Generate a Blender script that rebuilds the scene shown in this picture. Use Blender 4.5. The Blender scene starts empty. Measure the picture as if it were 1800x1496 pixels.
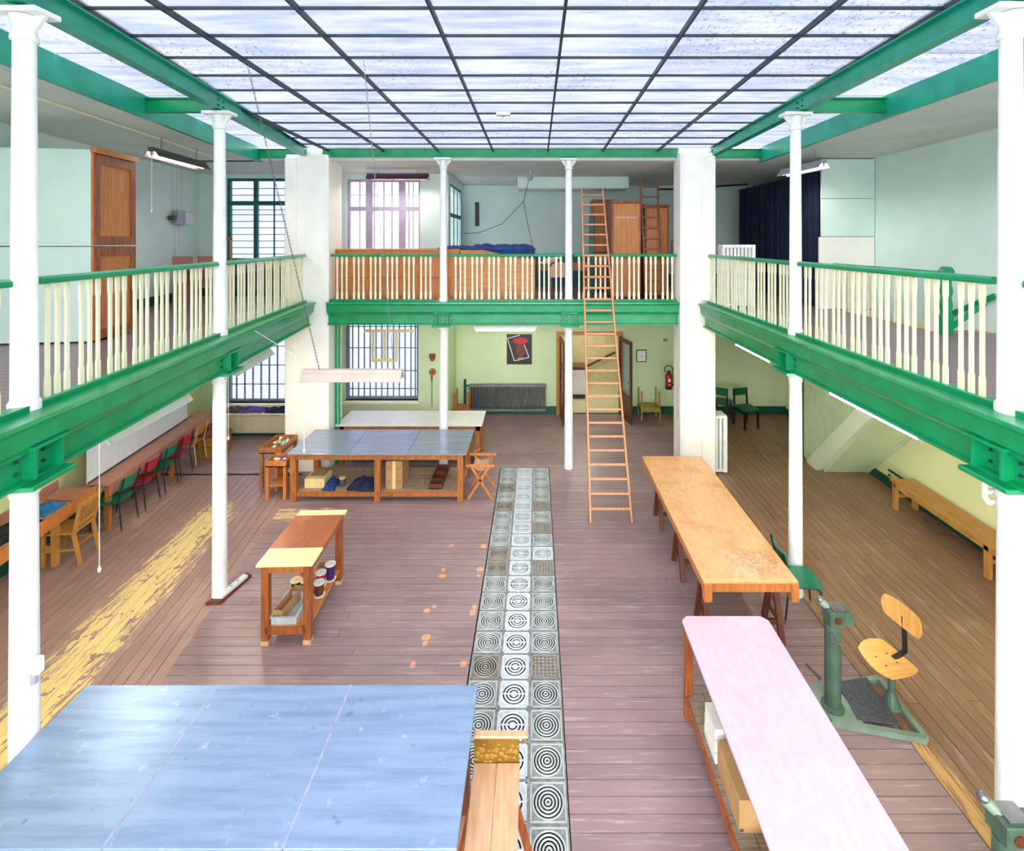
import bpy, bmesh, math, random
from mathutils import Matrix, Vector, noise as mnoise
random.seed(11)
C = bpy.context.scene.collection
SC = bpy.context.scene
PI = math.pi

# ------------------------------------------------------------------ camera
cam_d = bpy.data.cameras.new('camera')
cam_d.sensor_width = 36.0
cam_d.lens = 870.0 / 1800.0 * 36.0
cam_d.shift_x = -(942 - 900) / 1800.0
cam_d.shift_y = -(748 - 423) / 1800.0
cam_d.clip_start = 0.05
cam = bpy.data.objects.new('camera', cam_d)
cam.location = (0, 0, 4.5)
cam.rotation_euler = (PI / 2, 0, 0)
C.objects.link(cam)
SC.camera = cam

# ------------------------------------------------------------------ light
SC.view_settings.view_transform = 'Standard'
SC.view_settings.look = 'None'
SC.view_settings.exposure = 1.6
SC.view_settings.gamma = 1.0
SC.view_settings.use_curve_mapping = False
world = bpy.data.worlds.new('world')
SC.world = world
world.use_nodes = True
bg = world.node_tree.nodes['Background']
bg.inputs[0].default_value = (0.80, 0.87, 1.0, 1)
bg.inputs[1].default_value = 2.0
sd = bpy.data.lights.new('sun', 'SUN')
sd.energy = 10.5
sd.angle = math.radians(140)
sd.color = (1.0, 0.97, 0.92)
sun = bpy.data.objects.new('sun', sd)
sun.rotation_euler = (math.radians(14), math.radians(-10), 0)
sun.location = (0, 4, 12)
C.objects.link(sun)

# ------------------------------------------------------------------ helpers
def lin(c):
    r = []
    for v in c:
        v /= 255.0
        r.append(v / 12.92 if v <= 0.04045 else ((v + 0.055) / 1.055) ** 2.4)
    return (r[0], r[1], r[2], 1.0)

class NT:
    def __init__(s, m):
        s.m = m; s.t = m.node_tree; s.n = s.t.nodes; s.l = s.t.links
        s.b = s.n['Principled BSDF']; s.out = s.n['Material Output']
    def new(s, k, **kw):
        n = s.n.new(k)
        for a, v in kw.items(): setattr(n, a, v)
        return n
    def link(s, a, b): s.l.new(a, b)
    def math(s, op, a, b=None, c=None, clamp=False):
        n = s.new('ShaderNodeMath', operation=op); n.use_clamp = clamp
        for i, v in enumerate((a, b, c)):
            if v is None: continue
            if isinstance(v, (int, float)): n.inputs[i].default_value = v
            else: s.link(v, n.inputs[i])
        return n.outputs[0]
    def mix(s, f, a, b):
        n = s.new('ShaderNodeMix', data_type='RGBA')
        for i, v in ((0, f), (6, a), (7, b)):
            if isinstance(v, (int, float)): n.inputs[i].default_value = v
            elif isinstance(v, tuple): n.inputs[i].default_value = v
            else: s.link(v, n.inputs[i])
        return n.outputs[2]
    def noise(s, vec, scale, detail=3, rough=0.55):
        n = s.new('ShaderNodeTexNoise'); n.inputs['Scale'].default_value = scale
        n.inputs['Detail'].default_value = detail; n.inputs['Roughness'].default_value = rough
        s.link(vec, n.inputs['Vector']); return n.outputs['Fac']
    def mapping(s, vec, scale=(1, 1, 1), rot=(0, 0, 0), loc=(0, 0, 0)):
        n = s.new('ShaderNodeMapping'); n.inputs['Scale'].default_value = scale
        n.inputs['Rotation'].default_value = rot; n.inputs['Location'].default_value = loc
        s.link(vec, n.inputs['Vector']); return n.outputs[0]
    def ramp(s, f, lo, hi):
        n = s.new('ShaderNodeMapRange'); n.inputs[1].default_value = lo; n.inputs[2].default_value = hi
        n.interpolation_type = 'SMOOTHSTEP'
        s.link(f, n.inputs[0]); return n.outputs[0]
    def bump(s, h, strength=0.2, dist=0.01):
        n = s.new('ShaderNodeBump'); n.inputs['Strength'].default_value = strength
        n.inputs['Distance'].default_value = dist
        s.link(h, n.inputs['Height']); s.link(n.outputs[0], s.b.inputs['Normal'])

MATS = {}
def pm(name, c1, c2=None, scale=6, stretch=(1, 1, 1), rough=0.5, metal=0, bump=0.1, lo=0.3, hi=0.7, world_space=False, coat=0, vary=0.0, spec=0.5):
    if name in MATS: return MATS[name]
    m = bpy.data.materials.new(name); m.use_nodes = True
    k = NT(m)
    c1 = lin(c1); c2 = lin(c2) if c2 else tuple(v * 0.82 for v in c1[:3]) + (1,)
    if world_space: v = k.new('ShaderNodeNewGeometry').outputs['Position']
    else: v = k.new('ShaderNodeTexCoord').outputs['Object']
    v = k.mapping(v, stretch)
    f = k.noise(v, scale, 4)
    col = k.mix(k.ramp(f, lo, hi), c1, c2)
    if vary:
        oi = k.new('ShaderNodeObjectInfo')
        h = k.new('ShaderNodeHueSaturation')
        k.link(k.math('ADD', 1 - vary / 2, k.math('MULTIPLY', oi.outputs['Random'], vary)), h.inputs['Value'])
        k.link(col, h.inputs['Color']); col = h.outputs[0]
    k.link(col, k.b.inputs['Base Color'])
    k.b.inputs['Roughness'].default_value = rough
    k.b.inputs['Metallic'].default_value = metal
    k.b.inputs['Specular IOR Level'].default_value = spec
    k.b.inputs['Coat Weight'].default_value = coat
    k.b.inputs['Coat Roughness'].default_value = 0.2
    if bump: k.bump(f, bump, 0.004)
    MATS[name] = m
    return m

def emat(name, col, strength):
    m = bpy.data.materials.new(name); m.use_nodes = True
    b = m.node_tree.nodes['Principled BSDF']
    b.inputs['Base Color'].default_value = lin(col)
    b.inputs['Emission Color'].default_value = lin(col)
    b.inputs['Emission Strength'].default_value = strength
    MATS[name] = m
    return m

WM = {}   # world matrices of parents
class MB:
    def __init__(s): s.v = []; s.f = []
    def add(s, vs, fs):
        o = len(s.v); s.v += [tuple(v) for v in vs]; s.f += [tuple(i + o for i in f) for f in fs]; return s
    def box(s, x0, x1, y0, y1, z0, z1, M=None):
        vs = [Vector(p) for p in ((x0, y0, z0), (x1, y0, z0), (x1, y1, z0), (x0, y1, z0), (x0, y0, z1), (x1, y0, z1), (x1, y1, z1), (x0, y1, z1))]
        if M: vs = [M @ v for v in vs]
        return s.add(vs, ((0, 3, 2, 1), (4, 5, 6, 7), (0, 1, 5, 4), (1, 2, 6, 5), (2, 3, 7, 6), (3, 0, 4, 7)))
    def prism(s, pts, z0, z1, M=None):
        n = len(pts)
        a = sum(pts[i][0] * pts[(i + 1) % n][1] - pts[(i + 1) % n][0] * pts[i][1] for i in range(n))
        if a < 0: pts = pts[::-1]
        vs = [Vector((p[0], p[1], z0)) for p in pts] + [Vector((p[0], p[1], z1)) for p in pts]
        if M: vs = [M @ v for v in vs]
        fs = [tuple(range(n - 1, -1, -1)), tuple(range(n, 2 * n))] + [(i, (i + 1) % n, (i + 1) % n + n, i + n) for i in range(n)]
        return s.add(vs, fs)
    def extrude(s, prof, p0, p1, side):
        # prof: (d, z) pairs; side: unit horizontal vector for d; from p0 to p1 (x, y)
        n = len(prof); vs = []
        for p in (p0, p1):
            vs += [(p[0] + side[0] * d, p[1] + side[1] * d, z) for d, z in prof]
        return s.add(vs, [tuple(range(n)), tuple(range(2 * n - 1, n - 1, -1))] + [(i + n, (i + 1) % n + n, (i + 1) % n, i) for i in range(n)])
    def cyl(s, p0, p1, r0, r1=None, n=12, caps=True):
        r1 = r0 if r1 is None else r1
        p0 = Vector(p0); p1 = Vector(p1); d = (p1 - p0).normalized()
        a = d.orthogonal().normalized(); b = d.cross(a)
        vs = []
        for p, r in ((p0, r0), (p1, r1)):
            for i in range(n):
                t = 2 * PI * i / n
                vs.append(p + a * (r * math.cos(t)) + b * (r * math.sin(t)))
        fs = [(i, (i + 1) % n, (i + 1) % n + n, i + n) for i in range(n)]
        if caps: fs += [tuple(range(n - 1, -1, -1)), tuple(range(n, 2 * n))]
        return s.add(vs, fs)
    def tube(s, pts, r, n=8):
        for a, b in zip(pts, pts[1:]): s.cyl(a, b, r, r, n)
        for p in pts[1:-1]: s.ball(p, r, n, 4)
        return s
    def beam(s, p0, p1, w, h, up=(0, 0, 1), w1=None, h1=None):
        p0 = Vector(p0); p1 = Vector(p1); d = (p1 - p0).normalized(); up = Vector(up)
        a = d.cross(up)
        if a.length < 1e-4: a = Vector((1, 0, 0))
        a.normalize(); b = a.cross(d).normalized()
        w1 = w if w1 is None else w1; h1 = h if h1 is None else h1
        vs = []
        for p, ww, hh in ((p0, w, h), (p1, w1, h1)):
            vs += [p - a * ww / 2 - b * hh / 2, p + a * ww / 2 - b * hh / 2, p + a * ww / 2 + b * hh / 2, p - a * ww / 2 + b * hh / 2]
        return s.add(vs, ((3, 2, 1, 0), (4, 5, 6, 7), (0, 1, 5, 4), (1, 2, 6, 5), (2, 3, 7, 6), (3, 0, 4, 7)))
    def ball(s, c, r, n=12, m=8, sc=(1, 1, 1)):
        vs = [(c[0], c[1], c[2] - r * sc[2])]
        for j in range(1, m):
            t = -PI / 2 + PI * j / m
            for i in range(n):
                a = 2 * PI * i / n
                vs.append((c[0] + r * sc[0] * math.cos(t) * math.cos(a), c[1] + r * sc[1] * math.cos(t) * math.sin(a), c[2] + r * sc[2] * math.sin(t)))
        vs.append((c[0], c[1], c[2] + r * sc[2]))
        fs = [(0, 1 + (i + 1) % n, 1 + i) for i in range(n)]
        for j in range(m - 2):
            for i in range(n):
                a = 1 + j * n; b = a + n
                fs.append((a + i, a + (i + 1) % n, b + (i + 1) % n, b + i))
        L = len(vs) - 1; a = 1 + (m - 2) * n
        fs += [(a + i, a + (i + 1) % n, L) for i in range(n)]
        return s.add(vs, fs)
    def lathe(s, prof, c=(0, 0, 0), n=24):
        vs = []
        for r, z in prof:
            for i in range(n):
                a = 2 * PI * i / n
                vs.append((c[0] + r * math.cos(a), c[1] + r * math.sin(a), c[2] + z))
        fs = []
        for j in range(len(prof) - 1):
            for i in range(n):
                fs.append((j * n + i, j * n + (i + 1) % n, (j + 1) * n + (i + 1) % n, (j + 1) * n + i))
        return s.add(vs, fs)
    def build(s, name, mat, parent=None, local=False, bevel=0, smooth=False, **kw):
        vs = s.v
        if parent is not None and not local:
            Mi = WM[parent.name].inverted()
            vs = [Mi @ Vector(v) for v in vs]
        me = bpy.data.meshes.new(name)
        me.from_pydata([tuple(v) for v in vs], [], s.f)
        me.update()
        if bevel:
            bm = bmesh.new(); bm.from_mesh(me)
            ed = [e for e in bm.edges if e.is_manifold and e.calc_face_angle(0) > 0.6]
            try: bmesh.ops.bevel(bm, geom=ed, offset=bevel, segments=2 if smooth else 1, affect='EDGES', clamp_overlap=True)
            except Exception: pass
            bm.to_mesh(me); bm.free()
        if smooth:
            for p in me.polygons: p.use_smooth = True
            try: me.set_sharp_from_angle(angle=math.radians(40))
            except Exception: pass
        if isinstance(mat, str): mat = MATS[mat]
        me.materials.append(mat)
        o = bpy.data.objects.new(name, me); C.objects.link(o)
        if parent is not None:
            o.parent = parent
            WM[o.name] = WM[parent.name]
        else: WM[o.name] = Matrix.Identity(4)
        for a, v in kw.items(): o[a] = v
        return o

def thing(name, label, cat, loc=(0, 0, 0), rotz=0, group=None, rot=None):
    o = bpy.data.objects.new(name, None); C.objects.link(o)
    o.empty_display_size = 0.1
    o.location = loc; o.rotation_euler = rot or (0, 0, rotz)
    WM[o.name] = Matrix.Translation(loc) @ (o.rotation_euler.to_matrix().to_4x4())
    o['label'] = label; o['category'] = cat; o['kind'] = 'thing'
    if group: o['group'] = group
    return o
def tag(o, label, cat, group=None):
    o['label'] = label; o['category'] = cat; o['kind'] = 'thing'
    if group: o['group'] = group
    return o
def dup(root, loc, rotz=None, label=None, group=None, mats=None):
    r = root.copy(); C.objects.link(r); r.location = loc
    if rotz is not None: r.rotation_euler = (0, 0, rotz)
    if label: r['label'] = label
    if group: r['group'] = group
    def rec(src, dst):
        for ch in [c for c in src.children]:
            c = ch.copy(); C.objects.link(c); c.parent = dst
            if mats and ch.type == 'MESH' and ch.data.materials[0].name in mats:
                c.data = ch.data.copy(); c.data.materials[0] = MATS[mats[ch.data.materials[0].name]]
            rec(ch, c)
    rec(root, r)
    WM[r.name] = Matrix.Translation(loc) @ r.rotation_euler.to_matrix().to_4x4()
    return r
def struct(mb, name, mat, parent=None, **kw):
    o = mb.build(name, mat, parent, **kw)
    o['kind'] = 'structure'
    return o
def clone(o, loc=None, parent='same'):
    c = o.copy(); C.objects.link(c)
    if parent != 'same': c.parent = parent
    if loc is not None: c.location = loc
    return c

# ------------------------------------------------------------------ materials
pm('wall_upper', (228, 245, 235), (218, 239, 230), scale=1.2, rough=0.6, bump=0.05, world_space=True)
pm('wall_lower', (236, 238, 184), (228, 232, 174), scale=1.2, rough=0.6, bump=0.05, world_space=True)
pm('wall_lower_back', (206, 221, 176), (196, 214, 172), scale=1.0, rough=0.6, bump=0.05, world_space=True)
pm('ceiling_paint', (220, 226, 216), (208, 216, 206), scale=1.5, rough=0.7, bump=0.03, world_space=True)
pm('cream_paint', (240, 236, 205), (232, 226, 190), rough=0.45, bump=0.03)
pm('white_paint', (245, 245, 240), (234, 234, 228), rough=0.35, bump=0.04)
pm('pillar_paint', (253, 249, 238), (248, 242, 230), rough=0.55, bump=0.06, scale=3, world_space=True)
pm('green_metal', (2, 150, 92), (0, 132, 80), scale=4, rough=0.3, bump=0.04, spec=0.6)
pm('green_roof_metal', (28, 160, 132), (20, 142, 116), scale=3, rough=0.35, bump=0.04)
pm('dark_green', (14, 84, 62), (10, 68, 52), rough=0.4, bump=0.03)
pm('teal_frame', (20, 110, 100), (14, 90, 84), rough=0.4, bump=0.03)
pm('dark_bar', (44, 62, 66), (32, 48, 52), rough=0.5, bump=0.03)
pm('beadboard', (205, 222, 184), (194, 213, 176), rough=0.5, bump=0.03)
pm('stringer_paint', (222, 234, 204), (214, 228, 196), rough=.4, bump=.02)
pm('orange_wood', (212, 134, 72), (190, 112, 54), scale=4, stretch=(7, 7, 0.8), rough=0.45, bump=0.08)
pm('red_wood', (168, 92, 46), (128, 62, 28), scale=4, stretch=(8, 8, 1), rough=0.38, bump=0.1)
pm('ladder_wood', (212, 148, 104), (186, 118, 74), scale=5, stretch=(8, 8, 1), rough=0.45, bump=0.08, vary=0.12)
pm('ladder_dark', (140, 96, 62), (110, 74, 48), scale=5, stretch=(8, 8, 1), rough=0.5, bump=0.08, vary=0.12)
pm('bench_wood', (196, 142, 72), (170, 116, 52), scale=5, stretch=(10, 1, 1), rough=0.4, bump=0.1)
pm('table_leg_wood', (186, 116, 58), (150, 86, 38), scale=5, stretch=(8, 8, 1), rough=0.45, bump=0.12)
pm('dark_red_wood', (112, 56, 36), (84, 38, 26), scale=5, stretch=(8, 8, 1), rough=0.5, bump=0.1)
pm('brown_door', (98, 52, 30), (76, 38, 22), scale=5, stretch=(8, 8, 1), rough=0.35, bump=0.06)
pm('pale_wood', (214, 172, 136), (198, 152, 114), scale=4, stretch=(8, 1, 1), rough=0.5, bump=0.08)
pm('shelf_wood', (178, 150, 124), (150, 122, 98), scale=5, stretch=(10, 1, 1), rough=0.6, bump=0.12)
pm('grey_shelf', (150, 136, 120), (116, 100, 84), scale=5, stretch=(1, 10, 1), rough=0.6, bump=0.2)
pm('cream_laminate', (236, 222, 160), (230, 214, 150), scale=40, rough=0.35, bump=0.02)
pm('white_laminate', (232, 226, 222), (218, 214, 212), scale=3, rough=0.25, bump=0.02)
pm('pink_wood', (200, 138, 122), (184, 120, 104), scale=3, stretch=(1, 6, 1), rough=0.4, bump=0.05)
pm('carton', (186, 146, 100), (170, 130, 84), scale=5, rough=0.75, bump=0.06)
pm('carton_pale', (238, 216, 160), (226, 200, 140), scale=5, rough=0.75, bump=0.06)
pm('ochre', (164, 122, 36), (138, 98, 24), scale=10, rough=0.5, bump=0.08)
pm('ochre_dark', (134, 94, 22), (112, 76, 16), scale=10, rough=0.5, bump=0.08)
pm('blue_cloth', (38, 66, 128), (26, 48, 104), scale=8, rough=0.85, bump=0.2)
pm('navy_cloth', (26, 38, 74), (14, 24, 52), scale=8, rough=0.85, bump=0.2)
pm('purple_cloth', (110, 86, 170), (84, 62, 140), scale=8, rough=0.85, bump=0.2)
pm('black_cloth', (36, 36, 44), (22, 22, 28), scale=8, rough=0.8, bump=0.2)
pm('sky_cloth', (40, 130, 196), (24, 104, 170), scale=8, rough=0.7, bump=0.2)
pm('pink_cloth', (232, 110, 150), (216, 90, 132), scale=8, rough=0.8, bump=0.15)
pm('curtain_cloth', (16, 34, 62), (8, 20, 42), scale=6, stretch=(6, 6, 1), rough=0.9, bump=0.1)
pm('green_plastic', (16, 128, 98), (10, 108, 82), rough=0.35, bump=0.02)
pm('red_plastic', (190, 34, 58), (166, 24, 46), rough=0.35, bump=0.02)
pm('dark_green_vinyl', (18, 104, 58), (12, 84, 44), rough=0.4, bump=0.02)
pm('black_metal', (26, 28, 34), (18, 18, 22), rough=0.4, bump=0.02)
pm('rubber_foot', (150, 108, 60), (130, 88, 46), rough=0.7, bump=0.02)
pm('sage_metal', (88, 114, 96), (72, 96, 82), scale=5, rough=0.35, bump=0.06, metal=0.2)
pm('sage_light', (138, 158, 138), (116, 136, 120), scale=5, rough=0.4, bump=0.06)
pm('steel', (150, 150, 156), (120, 120, 126), rough=0.3, metal=0.8, bump=0.02)
pm('grey_mat', (84, 84, 88), (66, 66, 70), scale=30, rough=0.85, bump=0.2)
pm('plywood', (234, 178, 100), (218, 154, 76), scale=3, stretch=(1, 10, 1), rough=0.3, bump=0.03, coat=0.3)
pm('radiator_grey', (128, 128, 128), (112, 112, 112), rough=0.5, bump=0.02)
pm('radiator_dark', (84, 84, 86), (70, 70, 72), rough=0.6, bump=0.02)
pm('radiator_cream', (218, 208, 178), (206, 196, 166), rough=0.5, bump=0.02)
pm('extinguisher_red', (186, 24, 34), (166, 18, 28), rough=0.25, bump=0.01)
pm('paper', (238, 234, 226), (226, 222, 212), rough=0.8, bump=0.02)
pm('bin_grey', (188, 192, 190), (174, 178, 178), rough=0.4, bump=0.02)
pm('socket_white', (240, 240, 238), (230, 230, 228), rough=0.4, bump=0.01)
pm('bulb_grey', (176, 176, 184), (160, 160, 170), rough=0.3, bump=0.01)
pm('lamp_dark', (92, 86, 84), (74, 70, 70), rough=0.45, bump=0.02)
pm('lamp_beige', (206, 186, 172), (196, 176, 164), rough=.35, bump=.01)
pm('mask_wood', (158, 74, 42), (124, 54, 30), rough=0.5, bump=0.1)
pm('ground_grey', (120, 112, 104), (96, 90, 84), scale=8, rough=0.8, bump=0.1, world_space=True)
pm('beige_wall', (196, 184, 142), (184, 172, 130), rough=0.6, bump=0.03)
pm('tile_floor', (206, 200, 164), (194, 188, 150), scale=5, rough=0.4, bump=0.03)
pm('violet_dark', (92, 66, 80), (76, 52, 66), rough=0.6, bump=0.05)
emat('tube_on', (255, 250, 240), 26.0)
pm('tube_off', (244, 242, 240), (236, 234, 232), rough=0.25, bump=0)

def wood_top(name, base, dark, stain, stain_thr=0.62, stretch=(1, 6, 1), rough=0.35, scale=2.2):
    m = bpy.data.materials.new(name); m.use_nodes = True; k = NT(m)
    v = k.new('ShaderNodeTexCoord').outputs['Object']
    g = k.noise(k.mapping(v, (stretch[0] * 8, stretch[1] * 0.5, 1)), 3, 4)
    b = k.noise(v, scale, 5, 0.6)
    col = k.mix(k.ramp(g, 0.3, 0.7), lin(base), lin(dark))
    col = k.mix(k.ramp(b, stain_thr - 0.12, stain_thr + 0.1), col, lin(stain))
    k.link(col, k.b.inputs['Base Color']); k.b.inputs['Roughness'].default_value = rough
    k.bump(g, 0.06, 0.003); MATS[name] = m
    return k, v, col
k, v, col = wood_top('orange_board', (226, 176, 124), (214, 160, 104), (206, 138, 74))
sp = k.noise(v, 26, 4, 0.7)
s2 = k.noise(v, 3.0, 2)
sep = k.new('ShaderNodeSeparateXYZ'); k.link(v, sep.inputs[0])
dx = k.math('SUBTRACT', sep.outputs[0], 0.22); dy = k.math('ADD', sep.outputs[1], 1.22)
dd = k.math('SQRT', k.math('ADD', k.math('MULTIPLY', k.math('MULTIPLY', dx, dx), 1.8), k.math('MULTIPLY', k.math('MULTIPLY', dy, dy), 4.0)))
st = k.math('MULTIPLY', k.ramp(sp, 0.42, 0.62), k.math('SUBTRACT', 1.0, k.ramp(dd, 0.2, 0.7)))
k.link(k.mix(k.math('MULTIPLY', st, 0.5), col, lin((74, 52, 50))), k.b.inputs['Base Color'])
wood_top('brown_board', (168, 92, 52), (146, 74, 38), (184, 112, 66), stretch=(6, 1, 1))
wood_top('pink_board', (222, 186, 198), (214, 176, 192), (222, 170, 182), stain_thr=0.6, rough=0.4, scale=1.2)

# zinc sheet table top (streaked, scuffed)
def zinc(name, a, b, rough):
    m = bpy.data.materials.new(name); m.use_nodes = True; k = NT(m)
    v = k.new('ShaderNodeTexCoord').outputs['Object']
    n1 = k.noise(k.mapping(v, (0.6, 7, 1)), 2.2, 6, 0.65)
    n2 = k.noise(v, 9, 5, 0.7); n3 = k.noise(v, 1.6, 3)
    col = k.mix(k.ramp(n1, 0.3, 0.75), lin(a), lin(b))
    col = k.mix(k.math('MULTIPLY', k.ramp(n2, 0.60, 0.74), 0.6), col, lin((200, 208, 220)))
    col = k.mix(k.math('MULTIPLY', k.ramp(n2, 0.36, 0.28), 0.5), col, lin((78, 96, 122)))
    k.link(col, k.b.inputs['Base Color'])
    r = k.math('ADD', rough, k.math('MULTIPLY', n3, 0.25)); k.link(r, k.b.inputs['Roughness'])
    k.b.inputs['Metallic'].default_value = 0.35
    k.bump(n1, 0.15, 0.004); MATS[name] = m
zinc('zinc_blue', (146, 166, 198), (122, 144, 178), 0.28)
pm('seam_zinc', (160, 164, 190), (138, 142, 168), scale=12, rough=.4, bump=.1)
zinc('zinc_grey', (160, 166, 184), (134, 142, 162), 0.10)

# painted floor boards with worn patches
def floor_mat(name, paint, paint2, direction, wear_mode):
    m = bpy.data.materials.new(name); m.use_nodes = True; k = NT(m)
    pos = k.new('ShaderNodeNewGeometry').outputs['Position']
    if direction == 'x': vs = k.mapping(pos, (1.0, 14, 1))
    else: vs = k.mapping(pos, (14, 1.0, 1), rot=(0, 0, -0.148 if direction == 'skew' else 0))
    g = k.noise(vs, 2.0, 5, 0.65)
    big = k.noise(pos, 0.9, 3)
    oi = k.new('ShaderNodeObjectInfo').outputs['Random']
    col = k.mix(k.ramp(big, 0.3, 0.7), lin(paint), lin(paint2))
    h = k.new('ShaderNodeHueSaturation'); k.link(col, h.inputs['Color'])
    k.link(k.math('ADD', 0.90, k.math('MULTIPLY', oi, 0.2)), h.inputs['Value']); col = h.outputs[0]
    col = k.mix(k.math('MULTIPLY', k.ramp(g, 0.52, 0.70), 0.6), col, lin((190, 172, 172)))
    sep = k.new('ShaderNodeSeparateXYZ'); k.link(pos, sep.inputs[0]); X, Y = sep.outputs[0], sep.outputs[1]
    fine = k.noise(k.mapping(pos, (1.6, 9, 1)) if direction == 'x' else k.mapping(pos, (11, 1.1, 1), rot=(0, 0, -0.148)), 1.9, 6, 0.75)
    blot = k.noise(pos, 7.0, 3, 0.6)
    if wear_mode == 'left':
        u = k.math('ADD', k.math('ADD', X, k.math('MULTIPLY', Y, 0.149)), 4.10)
        a = k.math('ABSOLUTE', u)
        core = k.math('SUBTRACT', 1.0, k.ramp(a, 0.0, 0.70))
        core = k.math('MULTIPLY', core, k.math('SUBTRACT', 1.0, k.ramp(Y, 8.0, 9.0)))
        val = k.math('ADD', k.math('MULTIPLY', core, 0.45), k.math('MULTIPLY', fine, 1.45))
        val = k.math('SUBTRACT', val, k.math('MULTIPLY', k.ramp(blot, 0.57, 0.66), 0.30))
        mask = k.ramp(val, 1.01, 1.06)
        # second thin worn area where chairs are drawn in and out
        u2 = k.math('ABSOLUTE', k.math('ADD', u, 1.15)); c2 = k.math('SUBTRACT', 1.0, k.ramp(u2, 0.1, 0.5))
        c2 = k.math('MULTIPLY', c2, k.math('MULTIPLY', k.ramp(Y, 7.0, 8.0), k.math('SUBTRACT', 1.0, k.ramp(Y, 8.9, 9.6))))
        mask2 = k.math('MULTIPLY', k.ramp(k.math('ADD', k.math('MULTIPLY', c2, 0.3), k.math('MULTIPLY', fine, 0.8)), 0.64, 0.74), 0.55)
        col = k.mix(mask2, col, lin((214, 180, 168)))
        col = k.mix(mask, col, lin((234, 204, 140)))
    if wear_mode == 'centre':
        a = k.math('ABSOLUTE', k.math('SUBTRACT', Y, 8.12))
        core = k.math('MULTIPLY', k.math('SUBTRACT', 1.0, k.ramp(a, 0.08, 0.42)), k.math('SUBTRACT', 1.0, k.ramp(X, -3.9, -1.4)))
        val = k.math('ADD', k.math('MULTIPLY', core, 0.42), k.math('MULTIPLY', fine, 1.1))
        mask = k.ramp(val, 0.88, 0.98)
        col = k.mix(mask, col, lin((226, 190, 140)))
        acc = None
        for px, py in ((794, 958), (851, 960), (779, 1001), (777, 1013), (844, 1001), (842, 1012), (764, 1066), (750, 1074), (834, 1066), (830, 1076), (748, 1120), (746, 1131), (725, 1168), (816, 1168)):
            Yp = 3915.0 / (py - 423); Xp = (px - 942) * Yp / 870
            dx = k.math('SUBTRACT', X, Xp); dy = k.math('SUBTRACT', Y, Yp)
            d = k.math('SQRT', k.math('ADD', k.math('MULTIPLY', dx, dx), k.math('MULTIPLY', dy, dy)))
            acc = d if acc is None else k.math('MINIMUM', acc, d)
        acc = k.math('ADD', acc, k.math('MULTIPLY', k.math('SUBTRACT', blot, 0.5), 0.12))
        col = k.mix(k.math('SUBTRACT', 1.0, k.ramp(acc, 0.025, 0.05)), col, lin((222, 160, 120)))
    if wear_mode == 'right':
        u = k.math('ABSOLUTE', k.math('SUBTRACT', X, 3.42))
        core = k.math('MULTIPLY', k.math('SUBTRACT', 1.0, k.ramp(u, 0.06, 0.22)), k.math('SUBTRACT', 1.0, k.ramp(Y, 4.2, 5.0)))
        col = k.mix(k.ramp(k.math('ADD', k.math('MULTIPLY', core, 0.35), k.math('MULTIPLY', fine, 1.2)), 0.84, 0.98), col, lin((206, 160, 100)))
    k.link(col, k.b.inputs['Base Color'])
    k.link(k.math('ADD', 0.24, k.math('MULTIPLY', g, 0.28)), k.b.inputs['Roughness'])
    k.b.inputs['Specular IOR Level'].default_value = 0.6
    k.bump(g, 0.12, 0.004); MATS[name] = m
floor_mat('floor_centre', (156, 128, 128), (140, 112, 114), 'x', 'centre')
floor_mat('floor_left', (164, 130, 120), (150, 118, 112), 'skew', 'left')
floor_mat('floor_right', (148, 112, 84), (134, 98, 76), 'y', 'right')
pm('floor_gap', (34, 24, 24), (26, 18, 18), rough=0.9, bump=0, world_space=True)
# gallery boards: too fine to pick apart, relief only
def gallery_floor(name, c1, c2):
    m = bpy.data.materials.new(name); m.use_nodes = True; k = NT(m)
    pos = k.new('ShaderNodeNewGeometry').outputs['Position']
    sep = k.new('ShaderNodeSeparateXYZ'); k.link(pos, sep.inputs[0])
    fr = k.math('FRACT', k.math('MULTIPLY', sep.outputs[1], 1 / 0.12))
    gap = k.math('SUBTRACT', 1.0, k.ramp(fr, 0.0, 0.09))
    n = k.noise(k.mapping(pos, (1, 9, 1)), 2, 4)
    col = k.mix(n, lin(c1), lin(c2)); col = k.mix(gap, col, lin((60, 46, 50)))
    k.link(col, k.b.inputs['Base Color']); k.b.inputs['Roughness'].default_value = 0.33
    k.bump(k.math('SUBTRACT', 1.0, gap), 0.4, 0.004); MATS[name] = m
gallery_floor('gallery_boards', (142, 112, 116), (128, 100, 106))

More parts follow.
